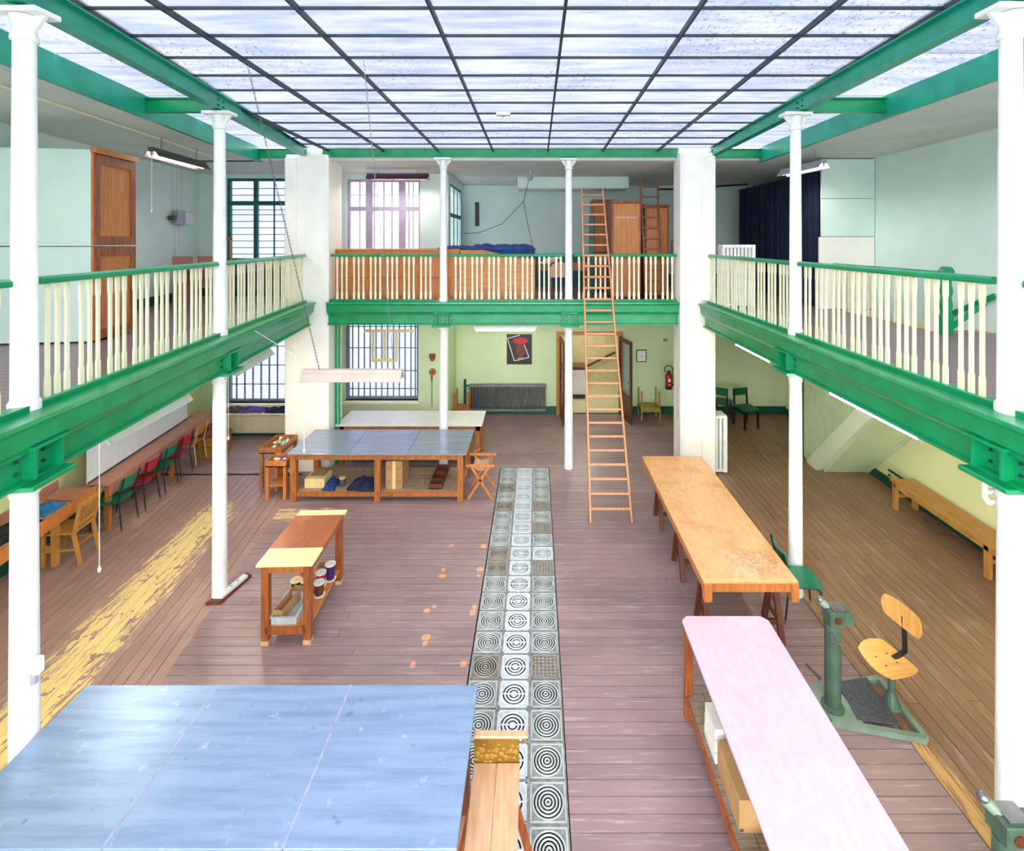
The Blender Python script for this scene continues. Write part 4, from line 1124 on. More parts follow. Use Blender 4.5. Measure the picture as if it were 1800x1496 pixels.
def crumple(mb, x0, x1, y0, y1, z, h, seed, n=14, m=14, edge=0.35, rag=0.12):
    vs = []
    for j in range(m + 1):
        for i in range(n + 1):
            u = i / n; v = j / m
            e = min(u, 1 - u, v, 1 - v)
            x = x0 + (x1 - x0) * u; y = y0 + (y1 - y0) * v
            q = Vector((u * 3 + seed, v * 3, seed * 1.7))
            x += rag * (x1 - x0) * (mnoise.noise(q * 1.3)) ; y += rag * (y1 - y0) * (mnoise.noise(q * 1.3 + Vector((9, 4, 2))))
            zz = z + 0.004 + h * min(1, e / edge) ** 0.6 * (0.55 + 0.75 * abs(mnoise.noise(q * 1.8)))
            vs.append((x, y, zz))
    fs = [(j * (n + 1) + i, j * (n + 1) + i + 1, (j + 1) * (n + 1) + i + 1, (j + 1) * (n + 1) + i) for j in range(m) for i in range(n)]
    b = len(vs); vs += [(v_[0], v_[1], z + 0.001) for v_ in vs[:b]]
    fs += [tuple(reversed([q + b for q in f])) for f in fs[:n * m]]
    ring = [i for i in range(n + 1)] + [(j + 1) * (n + 1) - 1 for j in range(1, m + 1)] + [m * (n + 1) + i for i in range(n - 1, -1, -1)] + [j * (n + 1) for j in range(m - 1, 0, -1)]
    for a, c_ in zip(ring, ring[1:] + ring[:1]): fs.append((a + b, c_ + b, c_, a))
    return mb.add(vs, fs)
crumple(MB(), 1.46, 1.75, 2.95, 3.42, 0.245, 0.16, 3.3).build('sack', 'carton_pale', c, smooth=True)
c = thing('cardboard_box', 'pale cardboard box standing on the floor right of the pink table', 'box', (2.35, 4.0, 0))
MB().box(2.24, 2.52, 3.78, 4.28, 0, 0.34).build('box', 'carton_pale', c, bevel=.004)
MB().box(2.30, 2.46, 4.02, 4.026, 0.341, 0.345).build('tape', 'carton', c)

# ------------------------------------------------------------------ machine stands with swivel seats
def machine(label):
    t = thing('machine_stand', label, 'machine stand', (2.83, 4.75, 0), 0.0)
    # base frame rails
    fr = MB()
    P0 = Vector((2.70, 4.93)); P1 = Vector((2.74, 4.60)); P2 = Vector((3.50, 4.44)); P3 = Vector((3.50, 5.05))
    def bar(a, b, w=.05, z0=.0, z1=.05):
        return MB().beam((a.x, a.y, (z0 + z1) / 2), (b.x, b.y, (z0 + z1) / 2), w, z1 - z0)
    for a, b in ((P1, P2), (P2, P3), (P3, P0), (P0, P1)): bar(a, b).build('base_rail', 'sage_light', t)
    MB().prism([(2.70, 4.93), (2.74, 4.58), (3.02, 4.52), (2.99, 4.99)], .05, .06).build('base_plate', 'sage_light', t)
    MB().prism([(2.98, 4.584), (3.345, 4.547), (3.36, 5.03), (3.03, 4.98)], .052, .064).build('rubber_mat', 'grey_mat', t)
    bar(Vector((3.36, 4.76)), Vector((3.50, 4.76)), .09).build('cross_rail', 'sage_light', t)
    cp = MB().lathe([(0, .06), (.10, .06), (.10, .075), (.072, .085), (.070, .86), (0, .86)], (2.83, 4.72, 0), 20).build('column', 'sage_metal', t, smooth=True)
    hd = MB().box(2.765, 2.90, 4.64, 4.80, .865, 1.0).build('head', 'sage_metal', t, bevel=.008)
    MB().box(2.90, 3.0, 4.66, 4.78, .86, .98).build('side_block', 'sage_metal', hd, bevel=.006)
    MB().cyl((2.835, 4.642, .93), (2.835, 4.632, .93), .034, n=16).build('round_plate', 'brown_door', hd)
    MB().box(2.80, 2.93, 4.66, 4.78, 1.0, 1.015).build('top_plate', 'steel', hd)
    MB().cyl((2.81, 4.72, .97), (2.745, 4.78, 1.03), .026, .034, 12).build('spindle', 'sage_light', hd)
    MB().ball((2.745, 4.78, 1.035), .036).build('knob', 'steel', hd, smooth=True)
    MB().tube([(2.77, 4.66, .80), (2.80, 4.64, .74), (2.87, 4.64, .70), (2.90, 4.66, .68)], .010, 6).build('chain_loop', 'steel', t)
    MB().cyl((2.74, 4.76, .28), (2.64, 4.84, .36), .012, n=8).build('foot_lever', 'black_metal', t)
    MB().lathe([(0, .05), (.075, .05), (.03, .17), (.028, .47), (0, .47)], (3.42, 4.76, 0), 14).build('seat_post', 'sage_metal', t)
    # ply seat (curved)
    def ply(name, f, n=14, m=12, th=.012):
        vs = []
        for j in range(m + 1):
            for i in range(n + 1): vs.append(f(i / n * 2 - 1, j / m * 2 - 1, 0))
        k = len(vs)
        for j in range(m + 1):
            for i in range(n + 1): vs.append(f(i / n * 2 - 1, j / m * 2 - 1, th))
        fs = []
        for j in range(m):
            for i in range(n):
                a = j * (n + 1) + i; q = (a, a + 1, a + n + 2, a + n + 1)
                fs.append(tuple(reversed(q))); fs.append(tuple(x + k for x in q))
        ring = [i for i in range(n + 1)] + [(j + 1) * (n + 1) - 1 for j in range(1, m + 1)] + [m * (n + 1) + i for i in range(n - 1, -1, -1)] + [j * (n + 1) for j in range(m - 1, 0, -1)]
        for a, c_ in zip(ring, ring[1:] + ring[:1]): fs.append((a, c_, c_ + k, a + k))
        return MB().add(vs, fs).build(name, 'plywood', t, smooth=True)
    ang = math.radians(14)
    def rot(dx, dy): return (dx * math.cos(ang) - dy * math.sin(ang), dx * math.sin(ang) + dy * math.cos(ang))
    def sqr(u, v):      # square to rounded
        r = 0.34
        return u * math.sqrt(1 - r * v * v * .9), v * math.sqrt(1 - r * u * u * .9)
    def fseat(u, v, th):
        a, b = sqr(u, v); dx, dy = rot(a * .185, b * .215)
        return (3.38 + dx, 4.76 + dy, .49 - .03 * (1 - b * b) - .025 * max(0, -a) ** 2 + th)
    ply('seat', fseat)
    def fback(u, v, th):
        a, b = sqr(u, v); dx, dy = rot(.17 - .05 * b * b + th + .03 * (b * b), b * .205)
        return (3.40 + dx, 4.78 + dy, .85 + a * .115)
    ply('backrest', lambda u, v, th: fback(u, v, th))
    dx, dy = rot(.17, 0)
    MB().beam((3.42, 4.77, .46), (3.40 + dx + .03, 4.78 + dy, .50), .045, .012).build('back_bracket', 'black_metal', t)
    MB().beam((3.40 + dx + .03, 4.78 + dy, .49), (3.40 + dx + .02, 4.78 + dy, .84), .012, .045).build('back_bracket', 'black_metal', t)
    for a, b in ((-.4, -.25), (-.4, .25), (.3, -.25), (.3, .25)):
        p = fseat(a, b, .013); MB().cyl(p, (p[0], p[1], p[2] + .003), .007, n=8).build('screw', 'black_metal', t)
    return t
m1 = machine('sage green machine stand with a plywood swivel seat beside the pink table')
dup(m1, (2.87, 3.05, 0), 0.0, 'sage green machine stand cut off at the lower right corner')

# ------------------------------------------------------------------ right bench
t = thing('bench', 'long honey-coloured wooden bench along the right wall', 'bench', (6.2, 6.6, 0))
for i in range(3):
    MB().box(6.0 + i * .14, 6.0 + i * .14 + .136, 4.7, 8.4, .43, .455).build('seat_board', 'bench_wood', t)
for yv in (8.30, 6.6, 4.9):
    for x in (6.03, 6.36): MB().box(x - .03, x + .03, yv - .035, yv + .035, 0, .43).build('leg', 'bench_wood', t)
    MB().box(6.06, 6.33, yv - .02, yv + .02, .2, .25).build('cross_bar', 'bench_wood', t)
MB().box(6.0, 6.02, 4.8, 8.3, .37, .43).build('apron', 'bench_wood', t)
MB().box(6.02, 6.05, 8.25, 8.4, .43, .52).build('end_stop', 'bench_wood', t)
# white pipe hook
t = thing('pipe_stub', 'white bent pipe stub hanging under the right girder', 'pipe', (3.22, 3.55, 2.84))
MB().tube([(3.22, 3.55, 2.85), (3.22, 3.55, 2.66), (3.25, 3.55, 2.62), (3.29, 3.55, 2.63)], .018, 10).build('pipe', 'white_paint', t, smooth=True)
MB().cyl((3.22, 3.55, 2.69), (3.30, 3.55, 2.71), .016, n=10).build('branch', 'white_paint', t)

# ------------------------------------------------------------------ chairs
def tube_chair(name, label, seatm, metal='black_metal', group=None):
    t = thing(name, label, 'chair', (0, 0, 0), 0, group)
    m = MB(); n = 8
    def slab(f, n=8, m_=8, th=.012):
        vs = [f(i / n, j / m_, 0) for j in range(m_ + 1) for i in range(n + 1)] + [f(i / n, j / m_, th) for j in range(m_ + 1) for i in range(n + 1)]
        k = (n + 1) * (m_ + 1); fs = []
        for j in range(m_):
            for i in range(n):
                a = j * (n + 1) + i; q = (a, a + 1, a + n + 2, a + n + 1)
                fs.append(tuple(reversed(q))); fs.append(tuple(x + k for x in q))
        ring = [i for i in range(n + 1)] + [(j + 1) * (n + 1) - 1 for j in range(1, m_ + 1)] + [m_ * (n + 1) + i for i in range(n - 1, -1, -1)] + [j * (n + 1) for j in range(m_ - 1, 0, -1)]
        for a, c_ in zip(ring, ring[1:] + ring[:1]): fs.append((a, c_, c_ + k, a + k))
        return MB().add(vs, fs)
    slab(lambda u, v, th: ((u - .5) * (.40 - .05 * (2 * v - 1) ** 4), (v - .5) * .39, .445 - .03 * math.sin(PI * v) * .5 - (.03 * max(0, v - .8) / .2) + th)).build('seat', seatm, t, local=True, smooth=True)
    slab(lambda u, v, th: ((u - .5) * .40, -.205 - .05 * math.sin(PI * u) - .05 * v + .02 - th, .62 + .19 * v)).build('backrest', seatm, t, local=True, smooth=True)
    for s in (-1, 1):
        MB().tube([(s * .19, -.27, .82), (s * .185, -.19, .45), (s * .20, -.24, 0.02)], .011, 8).build('leg', metal, t, local=True, smooth=True)
        MB().tube([(s * .185, -.19, .43), (s * .18, .12, .425), (s * .185, .16, .40), (s * .20, .20, .02)], .011, 8).build('leg', metal, t, local=True, smooth=True)
        for yv in (-.242, .202): MB().cyl((s * .20, yv, 0), (s * .20, yv, .05), .014, n=8).build('foot', 'rubber_foot', t, local=True)
    return t
GRP = None
c0 = tube_chair('school_chair', 'green tube-frame chair right of the wooden chair at the left wall table', 'green_plastic')
def place(o, x, y, rz): o.location = (x, y, 0); o.rotation_euler = (0, 0, rz); return o
RW = PI / 2 + 0.149
place(c0, -6.66, 7.80, RW)
spec = [(8.38, 'red_plastic', 'red tube-frame chair, the nearer of the two red ones'),
        (8.93, 'green_plastic', 'green tube-frame chair between the two red chairs at the left wall'),
        (9.42, 'red_plastic', 'red tube-frame chair, the farther one, beside the natural wooden chair')]
for yv, mt, lb in spec:
    x = -6.66 - 0.149 * (yv - 7.8)
    dup(c0, (x, yv, 0), RW, lb, mats={'green_plastic': mt} if mt != 'green_plastic' else None)
dup(c0, (-6.98, 9.95, 0), RW, 'natural wood chair at the far end of the row along the left wall', mats={'green_plastic': 'bench_wood', 'black_metal': 'pale_wood'})
dup(c0, (3.19, 5.98, 0), -PI / 2 - 0.12, 'green chair pushed against the plank table beside the right column')
# wooden chair
t = thing('wooden_chair', 'golden wooden chair with slatted back at the left wall table', 'chair', (-6.62, 7.02, 0), RW)
def L(m, n, mt='bench_wood', **k): return m.build(n, mt, t, local=True, **k)
L(MB().box(-.20, .20, -.20, .22, .43, .455), 'seat', bevel=.006)
for s in (-1, 1):
    L(MB().beam((s * .18, -.18, .43), (s * .18, -.26, 0), .035, .04, up=(0, 1, 0)), 'leg')
    L(MB().beam((s * .18, -.19, .43), (s * .18, -.27, .86), .035, .04, up=(0, 1, 0)), 'back_post')
    L(MB().box(s * .18 - .02, s * .18 + .02, .17, .21, 0, .43), 'leg')
    L(MB().box(s * .18 - .012, s * .18 + .012, -.2, .19, .2, .225), 'stretcher')
L(MB().box(-.17, .17, -.285, -.26, .80, .86), 'top_rail', bevel=.004)
L(MB().box(-.17, .17, -.225, -.20, .52, .56), 'lower_rail')
for x in (-.11, -.055, 0, .055, .11): L(MB().beam((x, -.213, .56), (x, -.268, .80), .022, .012, up=(0, 1, 0)), 'slat')
L(MB().box(-.17, .17, -.175, -.155, .2, .225), 'stretcher')
# two green upholstered chairs at the far right, one stacked
def up_chair(label, loc, rz):
    t = thing('upholstered_chair', label, 'chair', loc, rz)
    def L(m, n, mt, **k): return m.build(n, mt, t, local=True, **k)
    L(MB().box(-.21, .21, -.20, .22, .42, .48), 'seat', 'dark_green_vinyl', bevel=.012)
    L(MB().box(-.20, .20, -.255, -.225, .68, .86), 'backrest', 'dark_green_vinyl', bevel=.01)
    for s in (-1, 1):
        L(MB().beam((s * .18, -.20, .42), (s * .18, -.24, 0), .04, .04, up=(0, 1, 0)), 'leg', 'black_metal')
        L(MB().beam((s * .18, -.20, .42), (s * .18, -.235, .86), .035, .03, up=(0, 1, 0)), 'back_post', 'black_metal')
        L(MB().box(s * .18 - .02, s * .18 + .02, .17, .21, 0, .42), 'leg', 'black_metal')
        L(MB().box(s * .18 - .012, s * .18 + .012, -.2, .19, .36, .41), 'side_rail', 'black_metal')
    return t
up_chair('dark green padded chair standing in the far right corner', (5.10, 12.0, 0), PI + 0.25)
up_chair('dark green padded chair half hidden behind the right pillar', (4.68, 12.45, 0.0), -0.6)

# ------------------------------------------------------------------ folding seat beside far zinc table
t = thing('folding_chair', 'wooden folding canvas seat right of the grey zinc table', 'chair', (-0.95, 8.9, 0))
for yv in (8.62, 9.08):
    MB().beam((-1.18, yv, 0), (-0.82, yv, .56), .028, .04).build('leg', 'orange_wood', t)
    MB().beam((-0.76, yv, 0), (-1.12, yv, .56), .028, .04).build('leg', 'orange_wood', t)
    MB().box(-1.22, -0.72, yv - .02, yv + .02, .56, .60).build('arm', 'orange_wood', t, bevel=.004)
MB().beam((-0.80, 8.62, .54), (-0.80, 9.08, .54), .03, .03).build('cross_bar', 'orange_wood', t)
m = MB(); vs = []
for i in range(9):
    f = i / 8; x = -1.10 + .26 * f; z = .535 - .05 * math.sin(PI * f)
    vs += [(x, 8.64, z), (x, 9.06, z), (x, 8.64, z + .006), (x, 9.06, z + .006)]
fs = []
for i in range(8):
    a = i * 4; b_ = a + 4; fs += [(a, a + 1, b_ + 1, b_), (a + 2, b_ + 2, b_ + 3, a + 3), (a, b_, b_ + 2, a + 2), (a + 1, a + 3, b_ + 3, b_ + 1)]
m.add(vs, fs).build('canvas_seat', 'pale_wood', t)
MB().beam((-1.15, 9.10, .60), (-1.02, 9.16, .66), .02, .02).build('back_bar', 'orange_wood', t)

# ------------------------------------------------------------------ things under far zinc table
t = thing('paper_box', 'flat open paper box under the left half of the grey zinc table', 'box', (-3.85, 8.85, .168))
MB().box(-4.05, -3.70, 8.66, 9.0, .168, .33).build('box', 'carton_pale', t, bevel=.004)
MB().box(-4.0, -3.75, 8.75, 9.05, .335, .345).build('lid', 'carton', t)
crumple(MB(), -3.72, -3.50, 8.56, 8.95, .168, .14, 1.1).build('blue_bundle', 'blue_cloth', None)
tag(bpy.data.objects['blue_bundle'], 'crumpled blue cloth hanging over the shelf beside the paper box', 'cloth')
crumple(MB(), -3.28, -2.80, 8.55, 8.95, .168, .16, 5.2).build('cloth_bundle', 'navy_cloth', None)
tag(bpy.data.objects['cloth_bundle'], 'dark navy cloth bundle beside the middle table leg on the shelf', 'cloth')
t = thing('metal_can', 'small dark can with pale lid on the zinc table shelf', 'can', (-3.42, 8.75, .168))
MB().cyl((-3.42, 8.75, .168), (-3.42, 8.75, .30), .05, n=14).build('can', 'lamp_dark', t)
MB().cyl((-3.42, 8.75, .30), (-3.42, 8.75, .32), .055, n=14).build('lid', 'spool_card', t)
t = thing('cardboard_box', 'tall cardboard box right of the middle leg under the grey zinc table', 'box', (-2.47, 8.85, .168))
MB().box(-2.62, -2.33, 8.63, 9.1, .168, .41).build('box', 'carton', t, bevel=.004)
MB().box(-2.62, -2.33, 8.63, 9.1, .412, .65).build('box', 'carton', t, bevel=.004)
MB().box(-2.50, -2.45, 8.625, 8.632, .17, .65).build('tape', 'carton_pale', t)
for z in (.27, .50):
    for x in (-2.58, -2.42, -2.38): MB().box(x, x + .025, 8.626, 8.63, z, z + .05).build('print', 'table_leg_wood', t)
t = thing('wooden_tray', 'narrow dark red wooden tray under the right half of the zinc table', 'tray', (-1.72, 8.9, .168))
opentray(MB(), -1.86, -1.64, 8.62, 9.38, .168, .26, w=.014).build('tray', 'dark_red_wood', t)
for yy in (8.85, 9.1): MB().box(-1.845, -1.655, yy, yy + .01, .18, .25).build('divider', 'dark_red_wood', t)

# ------------------------------------------------------------------ wooden troughs left of far zinc table
pm('bit_green', (150, 190, 160)); pm('bit_white', (240, 236, 228)); pm('bit_red', (210, 70, 70)); pm('bit_blue', (70, 120, 190))
def trough(label, x0, x1, y0, y1, h, wmat, bits, what):
    t = thing('trough', label, 'trough', ((x0 + x1) / 2, (y0 + y1) / 2, 0))
    opentray(MB(), x0, x1, y0, y1, h - .11, h, w=.018).build('tray', wmat, t)
    for x in (x0 + .03, x1 - .03):
        for yv in (y0 + .03, y1 - .03): legbox(MB(), x, yv, 0, h - .11, .055).build('leg', wmat, t)
    MB().box(x0 + .02, x1 - .02, y0 + .02, y1 - .02, .22, .24).build('shelf', wmat, t)
    k = 0
    for i in range(14):
        x = random.uniform(x0 + .07, x1 - .07); yv = random.uniform(y0 + .07, y1 - .07)
        m = MB().cyl((x - .03, yv, 0), (x + .03, yv, 0), .022, n=8)
        a = random.random() * 3
        M = Matrix.Translation((x, yv, h - .065 + random.random() * .05)) @ Matrix.Rotation(a, 4, 'Z') @ Matrix.Translation((-x, -yv, 0))
        m.v = [tuple(M @ Vector(q)) for q in m.v]
        tag(m.build('thread_reel', bits[i % len(bits)], None), '%s thread reel lying in the %s' % ({'bit_green': 'pale green', 'bit_white': 'white', 'bit_red': 'red', 'bit_blue': 'blue', 'spool_card': 'cream'}[bits[i % len(bits)]], what), 'reel', '%s reels in the %s' % (bits[i % len(bits)][4:] if bits[i % len(bits)][:3] == 'bit' else 'cream', what))
    return t
trough('tall wooden trough of thread reels against the left pillar', -5.02, -4.62, 8.98, 9.6, .74, 'table_leg_wood', ['bit_green', 'bit_white', 'spool_card'], 'far wooden trough')
trough('shorter golden wooden trough beside the grey zinc table corner', -4.70, -4.34, 8.60, 8.94, .67, 'orange_wood', ['bit_white', 'bit_red', 'bit_blue'], 'near wooden trough')

# ------------------------------------------------------------------ tables and items along the left wall
def along(u0, u1, y0, y1):   # polygon parallel to the left wall, u = distance from wall
    return [(xw(y0) + u0, y0), (xw(y0) + u1, y0), (xw(y1) + u1, y1), (xw(y1) + u0, y1)]
t = thing('wall_table', 'long pinkish-topped table running along the left wall behind the chairs', 'table', (xw(9.3) + .3, 9.3, 0))
MB().prism(along(.36, .76, 7.62, 10.9), .72, .745).build('table_top', 'pink_wood', t)
MB().prism(along(.73, .76, 7.64, 10.88), .56, .72).build('apron', 'pink_wood', t)
for yv in (7.7, 9.4, 10.8):
    for u in (.42, .68): legbox(MB(), xw(yv) + u, yv, 0, .72, .06).build('leg', 'table_leg_wood', t)
t = thing('wall_table', 'nearer raised-edge wooden table along the left wall with cloth bundles', 'table', (xw(6.3) + .3, 6.3, 0))
MB().prism(along(.02, .58, 4.9, 7.56), .68, .70).build('table_top', 'pale_wood', t)
MB().prism(along(.58, .61, 4.9, 7.56), .58, .76).build('front_board', 'orange_wood', t)
MB().prism(along(.0, .02, 4.9, 7.56), .66, .84).build('back_board', 'pink_wood', t)
for yv in (5.1, 6.85):
    for u in (.10, .55): legbox(MB(), xw(yv) + u, yv, 0, .68, .07).build('leg', 'bench_wood', t)
    MB().box(xw(yv) + .12, xw(yv) + .52, yv - .02, yv + .02, .22, .28).build('cross_bar', 'bench_wood', t)
MB().prism(along(.15, .55, 7.2, 7.55), .71, .74).build('flap', 'pink_wood', t)
def heap(label, u0, u1, y0, y1, z, h, mt, seed):
    yc = (y0 + y1) / 2
    o = crumple(MB(), xw(yc) + u0, xw(yc) + u1, y0, y1, z, h, seed).build('garment', mt, None, smooth=True)
    tag(o, label, 'clothing')
heap('black folded garment on the near left wall table', .08, .48, 6.05, 6.75, .70, .10, 'black_cloth', 2.2)
heap('bright blue folded garment beyond the black one', .12, .48, 6.78, 7.15, .70, .11, 'sky_cloth', 4.4)
heap('pink cloth in front of the black garment at the left wall', .12, .55, 5.7, 6.02, .70, .06, 'pink_cloth', 7.1)
t = thing('cardboard_box', 'ochre cardboard box on the floor at the far end of the left wall', 'box', (-6.75, 10.45, 0))
MB().box(-7.0, -6.58, 10.25, 10.7, 0, .40).build('box', 'ochre', t, bevel=.004)
MB().box(-6.95, -6.65, 10.246, 10.249, .2, .24).build('print', 'ochre_dark', t)
o = crumple(MB(), -7.0, -6.55, 10.25, 10.7, .40, .16, 9.0).build('garment', 'mask_wood', None, smooth=True)
tag(o, 'russet cloth heap on the ochre cardboard box', 'clothing')
t = thing('whiteboard', 'long white glossy board standing on the table behind the chairs', 'whiteboard', (xw(9) + .02, 9, 1.5))
pm('board_white', (236, 240, 246), (226, 234, 244), rough=.2, bump=0)
MB().prism(along(.40, .42, 7.62, 10.4), .755, 2.45).build('panel', 'board_white', t)
MB().prism(along(.42, .43, 7.62, 10.4), .747, .775).build('ledge', 'lamp_dark', t)

# power strip on plank
t = thing('floor_block', 'reddish wooden board at the foot of the middle left column', 'board', (-3.9, 6.4, 0), 0)
MB().prism([(-4.07, 6.10), (-3.90, 6.12), (-3.80, 6.62), (-3.90, 6.66)], 0, .035).build('board', 'dark_red_wood', t)
t = thing('power_strip', 'white power strip screwed on the board by the left column', 'power strip', (-3.9, 6.35, .035))
MB().prism([(-3.99, 6.17), (-3.91, 6.17), (-3.82, 6.56), (-3.885, 6.58)], .035, .07).build('housing', 'socket_white', t)
for f in (.2, .45, .7):
    x = -3.95 + .095 * f; yv = 6.17 + .40 * f
    MB().cyl((x, yv, .07), (x, yv, .073), .018, n=12).build('outlet', 'bulb_grey', t)

# ------------------------------------------------------------------ radiators
def radiator(label, x0, x1, y0, y1, z0, z1, n, m1_, m2_, axis='x'):
    t = thing('radiator', label, 'radiator', ((x0 + x1) / 2, (y0 + y1) / 2, z0))
    MB().box(x0, x1, y0, y1, z1 - .06, z1).build('top_grille', m1_, t, bevel=.005)
    MB().box(x0, x1, y0, y1, z0, z0 + .05).build('bottom_rail', m1_, t, bevel=.005)
    for i in range(n):
        if axis == 'x':
            a = x0 + (x1 - x0) * (i + .08) / n; b_ = x0 + (x1 - x0) * (i + .72) / n
            MB().box(a, b_, y0 + .01, y1 - .01, z0 + .05, z1 - .06).build('fin', m2_, t)
        else:
            a = y0 + (y1 - y0) * (i + .08) / n; b_ = y0 + (y1 - y0) * (i + .72) / n
            MB().box(x0 + .01, x1 - .01, a, b_, z0 + .05, z1 - .06).build('fin', m2_, t)
    return t
radiator('grey ribbed radiator below the poster on the far wall', -1.70, .26, 12.70, 12.82, .12, .80, 40, 'radiator_grey', 'radiator_dark')
t = thing('radiator_pipe', 'dark green radiator valve pipe left of the grey radiator', 'pipe', (-1.82, 12.78, .0))
MB().cyl((-1.83, 12.78, 0.1), (-1.83, 12.78, .92), .03).build('pipe', 'dark_green', t)
MB().cyl((-1.83, 12.78, .76), (-1.70, 12.78, .76), .02).build('valve', 'dark_green', t)
t = thing('radiator_cover', 'cream radiator cover under the far left window', 'radiator', (-6.4, 11.5, 0))
MB().box(-7.22, -5.2, 11.35, 11.6, .08, .48).build('cover', 'radiator_cream', t, bevel=.01)
MB().box(-7.15, -5.3, 11.4, 11.6, .0, .08).build('base', 'dark_green', t)
MB().box(-7.26, -5.15, 11.33, 11.66, .50, .53).build('shelf', 'cream_paint', t)
t = radiator('large white finned radiator behind the right gallery balustrade', 3.60, 4.16, 9.52, 9.76, GZ + .04, 4.42, 8, 'white_paint', 'white_paint')
MB().box(3.58, 3.62, 9.50, 9.78, GZ + .02, 4.40).build('side_panel', 'white_paint', t, bevel=.01)
MB().box(4.15, 4.22, 9.50, 9.78, GZ + .02, 4.42).build('side_panel', 'white_paint', t, bevel=.01)
t = radiator('tall white radiator on the floor at the right of the right pillar', 3.47, 3.69, 9.56, 9.85, .03, 1.12, 3, 'white_paint', 'white_paint')
MB().box(3.62, 3.70, 9.55, 9.86, .02, 1.10).build('side_panel', 'white_paint', t, bevel=.01)
t = thing('wall_radiator', 'dark low radiator under the teal upper window', 'radiator', (-6.4, 11.55, GZ))
MB().box(-7.1, -5.5, 11.5, 11.62, GZ + .1, 3.92).build('panel', 'radiator_dark', t, bevel=.01)

# garments on the window ledge
for i, (x0, x1, mt, lb) in enumerate(((-7.25, -6.75, 'violet_dark', 'dark patterned cloth at the left end of the window ledge'), (-6.85, -6.30, 'purple_cloth', 'purple cloth hanging over the window ledge'), (-6.25, -5.6, 'navy_cloth', 'navy blue cloth on the window ledge next to the pillar'))):
    o = crumple(MB(), x0, x1, 11.38, 11.64, .53, .13, 12.0 + i).build('garment', mt, None, smooth=True)
    tag(o, lb, 'clothing')

# ------------------------------------------------------------------ far wall objects
t = thing('poster', 'dark poster with a red shape and white slanted outline on the far wall', 'poster', (-.43, 12.85, 1.3))
pm('poster_black', (44, 34, 38), (34, 26, 30), rough=.4, bump=0); pm('poster_red', (206, 24, 44), (180, 14, 34), scale=20, rough=.4, bump=0); pm('poster_brown', (120, 60, 30), (70, 34, 20), scale=30, rough=.4, bump=0); pm('poster_white', (226, 222, 226), rough=.5, bump=0)
MB().box(-.755, -.105, 12.84, 12.855, 1.29, 2.07).build('sheet', 'poster_black', t)
a, b_, c_, d_ = (-.74, 1.96), (-.56, 1.38), (-.18, 1.47), (-.30, 1.80)
m = MB()
for p, q in ((a, b_), (b_, c_), (c_, d_), (a, (-.42, 2.05))): m.beam((p[0], 12.838, p[1]), (q[0], 12.838, q[1]), .002, .022)
m.build('outline_print', 'poster_white', t)
m = MB()
vs = [( -.40 + .20 * math.cos(q), 12.8385, 1.90 + .085 * math.sin(q)) for q in [i * PI / 9 for i in range(18)]]
m.add(vs, [tuple(range(17, -1, -1))]).build('red_print', 'poster_red', t)
m = MB(); vs = [(-.40 + .13 * math.cos(q), 12.8388, 1.66 + .17 * math.sin(q)) for q in [i * PI / 7 for i in range(14)]]
m.add(vs, [tuple(range(13, -1, -1))]).build('brown_print', 'poster_brown', t)
m = MB(); vs = [(-.40 + .10 * math.cos(q), 12.8385, 1.45 + .035 * math.sin(q)) for q in [i * PI / 5 for i in range(10)]]
m.add(vs, [tuple(range(9, -1, -1))]).build('gold_print', 'ochre', t)
t = thing('framed_notice', 'small framed white notice on the far wall right of the door', 'picture frame', (2.74, 12.85, 1.35))
MB().box(2.60, 2.87, 12.83, 12.855, 1.35, 1.67).build('frame', 'lamp_dark', t)
MB().box(2.625, 2.845, 12.826, 12.83, 1.375, 1.645).build('sheet', 'paper', t)
MB().box(2.70, 2.77, 12.824, 12.826, 1.49, 1.51).build('print', 'bulb_grey', t)
t = thing('wall_switch', 'small dark double switch high on the far wall', 'switch', (3.36, 12.85, 1.9))
MB().box(3.30, 3.41, 12.83, 12.855, 1.87, 1.97).build('plate', 'spool_card', t)
MB().box(3.315, 3.345, 12.825, 12.83, 1.89, 1.95).build('rocker', 'black_metal', t)
MB().box(3.365, 3.395, 12.825, 12.83, 1.89, 1.95).build('rocker', 'brown_door', t)
t = thing('fire_extinguisher', 'red fire extinguisher hanging on the far wall beside the right pillar', 'fire extinguisher', (3.42, 12.76, .68))
MB().lathe([(0, .68), (.07, .69), (.085, .72), (.085, 1.02), (.05, 1.08), (.02, 1.10), (0, 1.10)], (3.42, 12.75, 0), 16).build('cylinder', 'extinguisher_red', t, smooth=True)
MB().lathe([(.086, .68), (.087, .74), (.086, .74)], (3.42, 12.75, 0), 16).build('base_band', 'black_metal', t)
MB().box(3.385, 3.45, 12.66, 12.67, .88, .96).build('label_sticker', 'paper', t)
MB().box(3.385, 3.45, 12.66, 12.67, .80, .82).build('label_sticker', 'paper', t)
MB().tube([(3.42 + .11 * math.cos(q), 12.75, 1.18 + .10 * math.sin(q)) for q in [math.radians(d_) for d_ in range(220, -60, -28)]] + [(3.53, 12.75, 1.0), (3.53, 12.75, .84)], .012, 6).build('hose', 'black_metal', t)
MB().box(3.38, 3.47, 12.72, 12.78, 1.10, 1.14).build('valve', 'black_metal', t)
MB().cyl((3.53, 12.75, .84), (3.53, 12.75, .76), .012, .03).build('nozzle', 'black_metal', t)

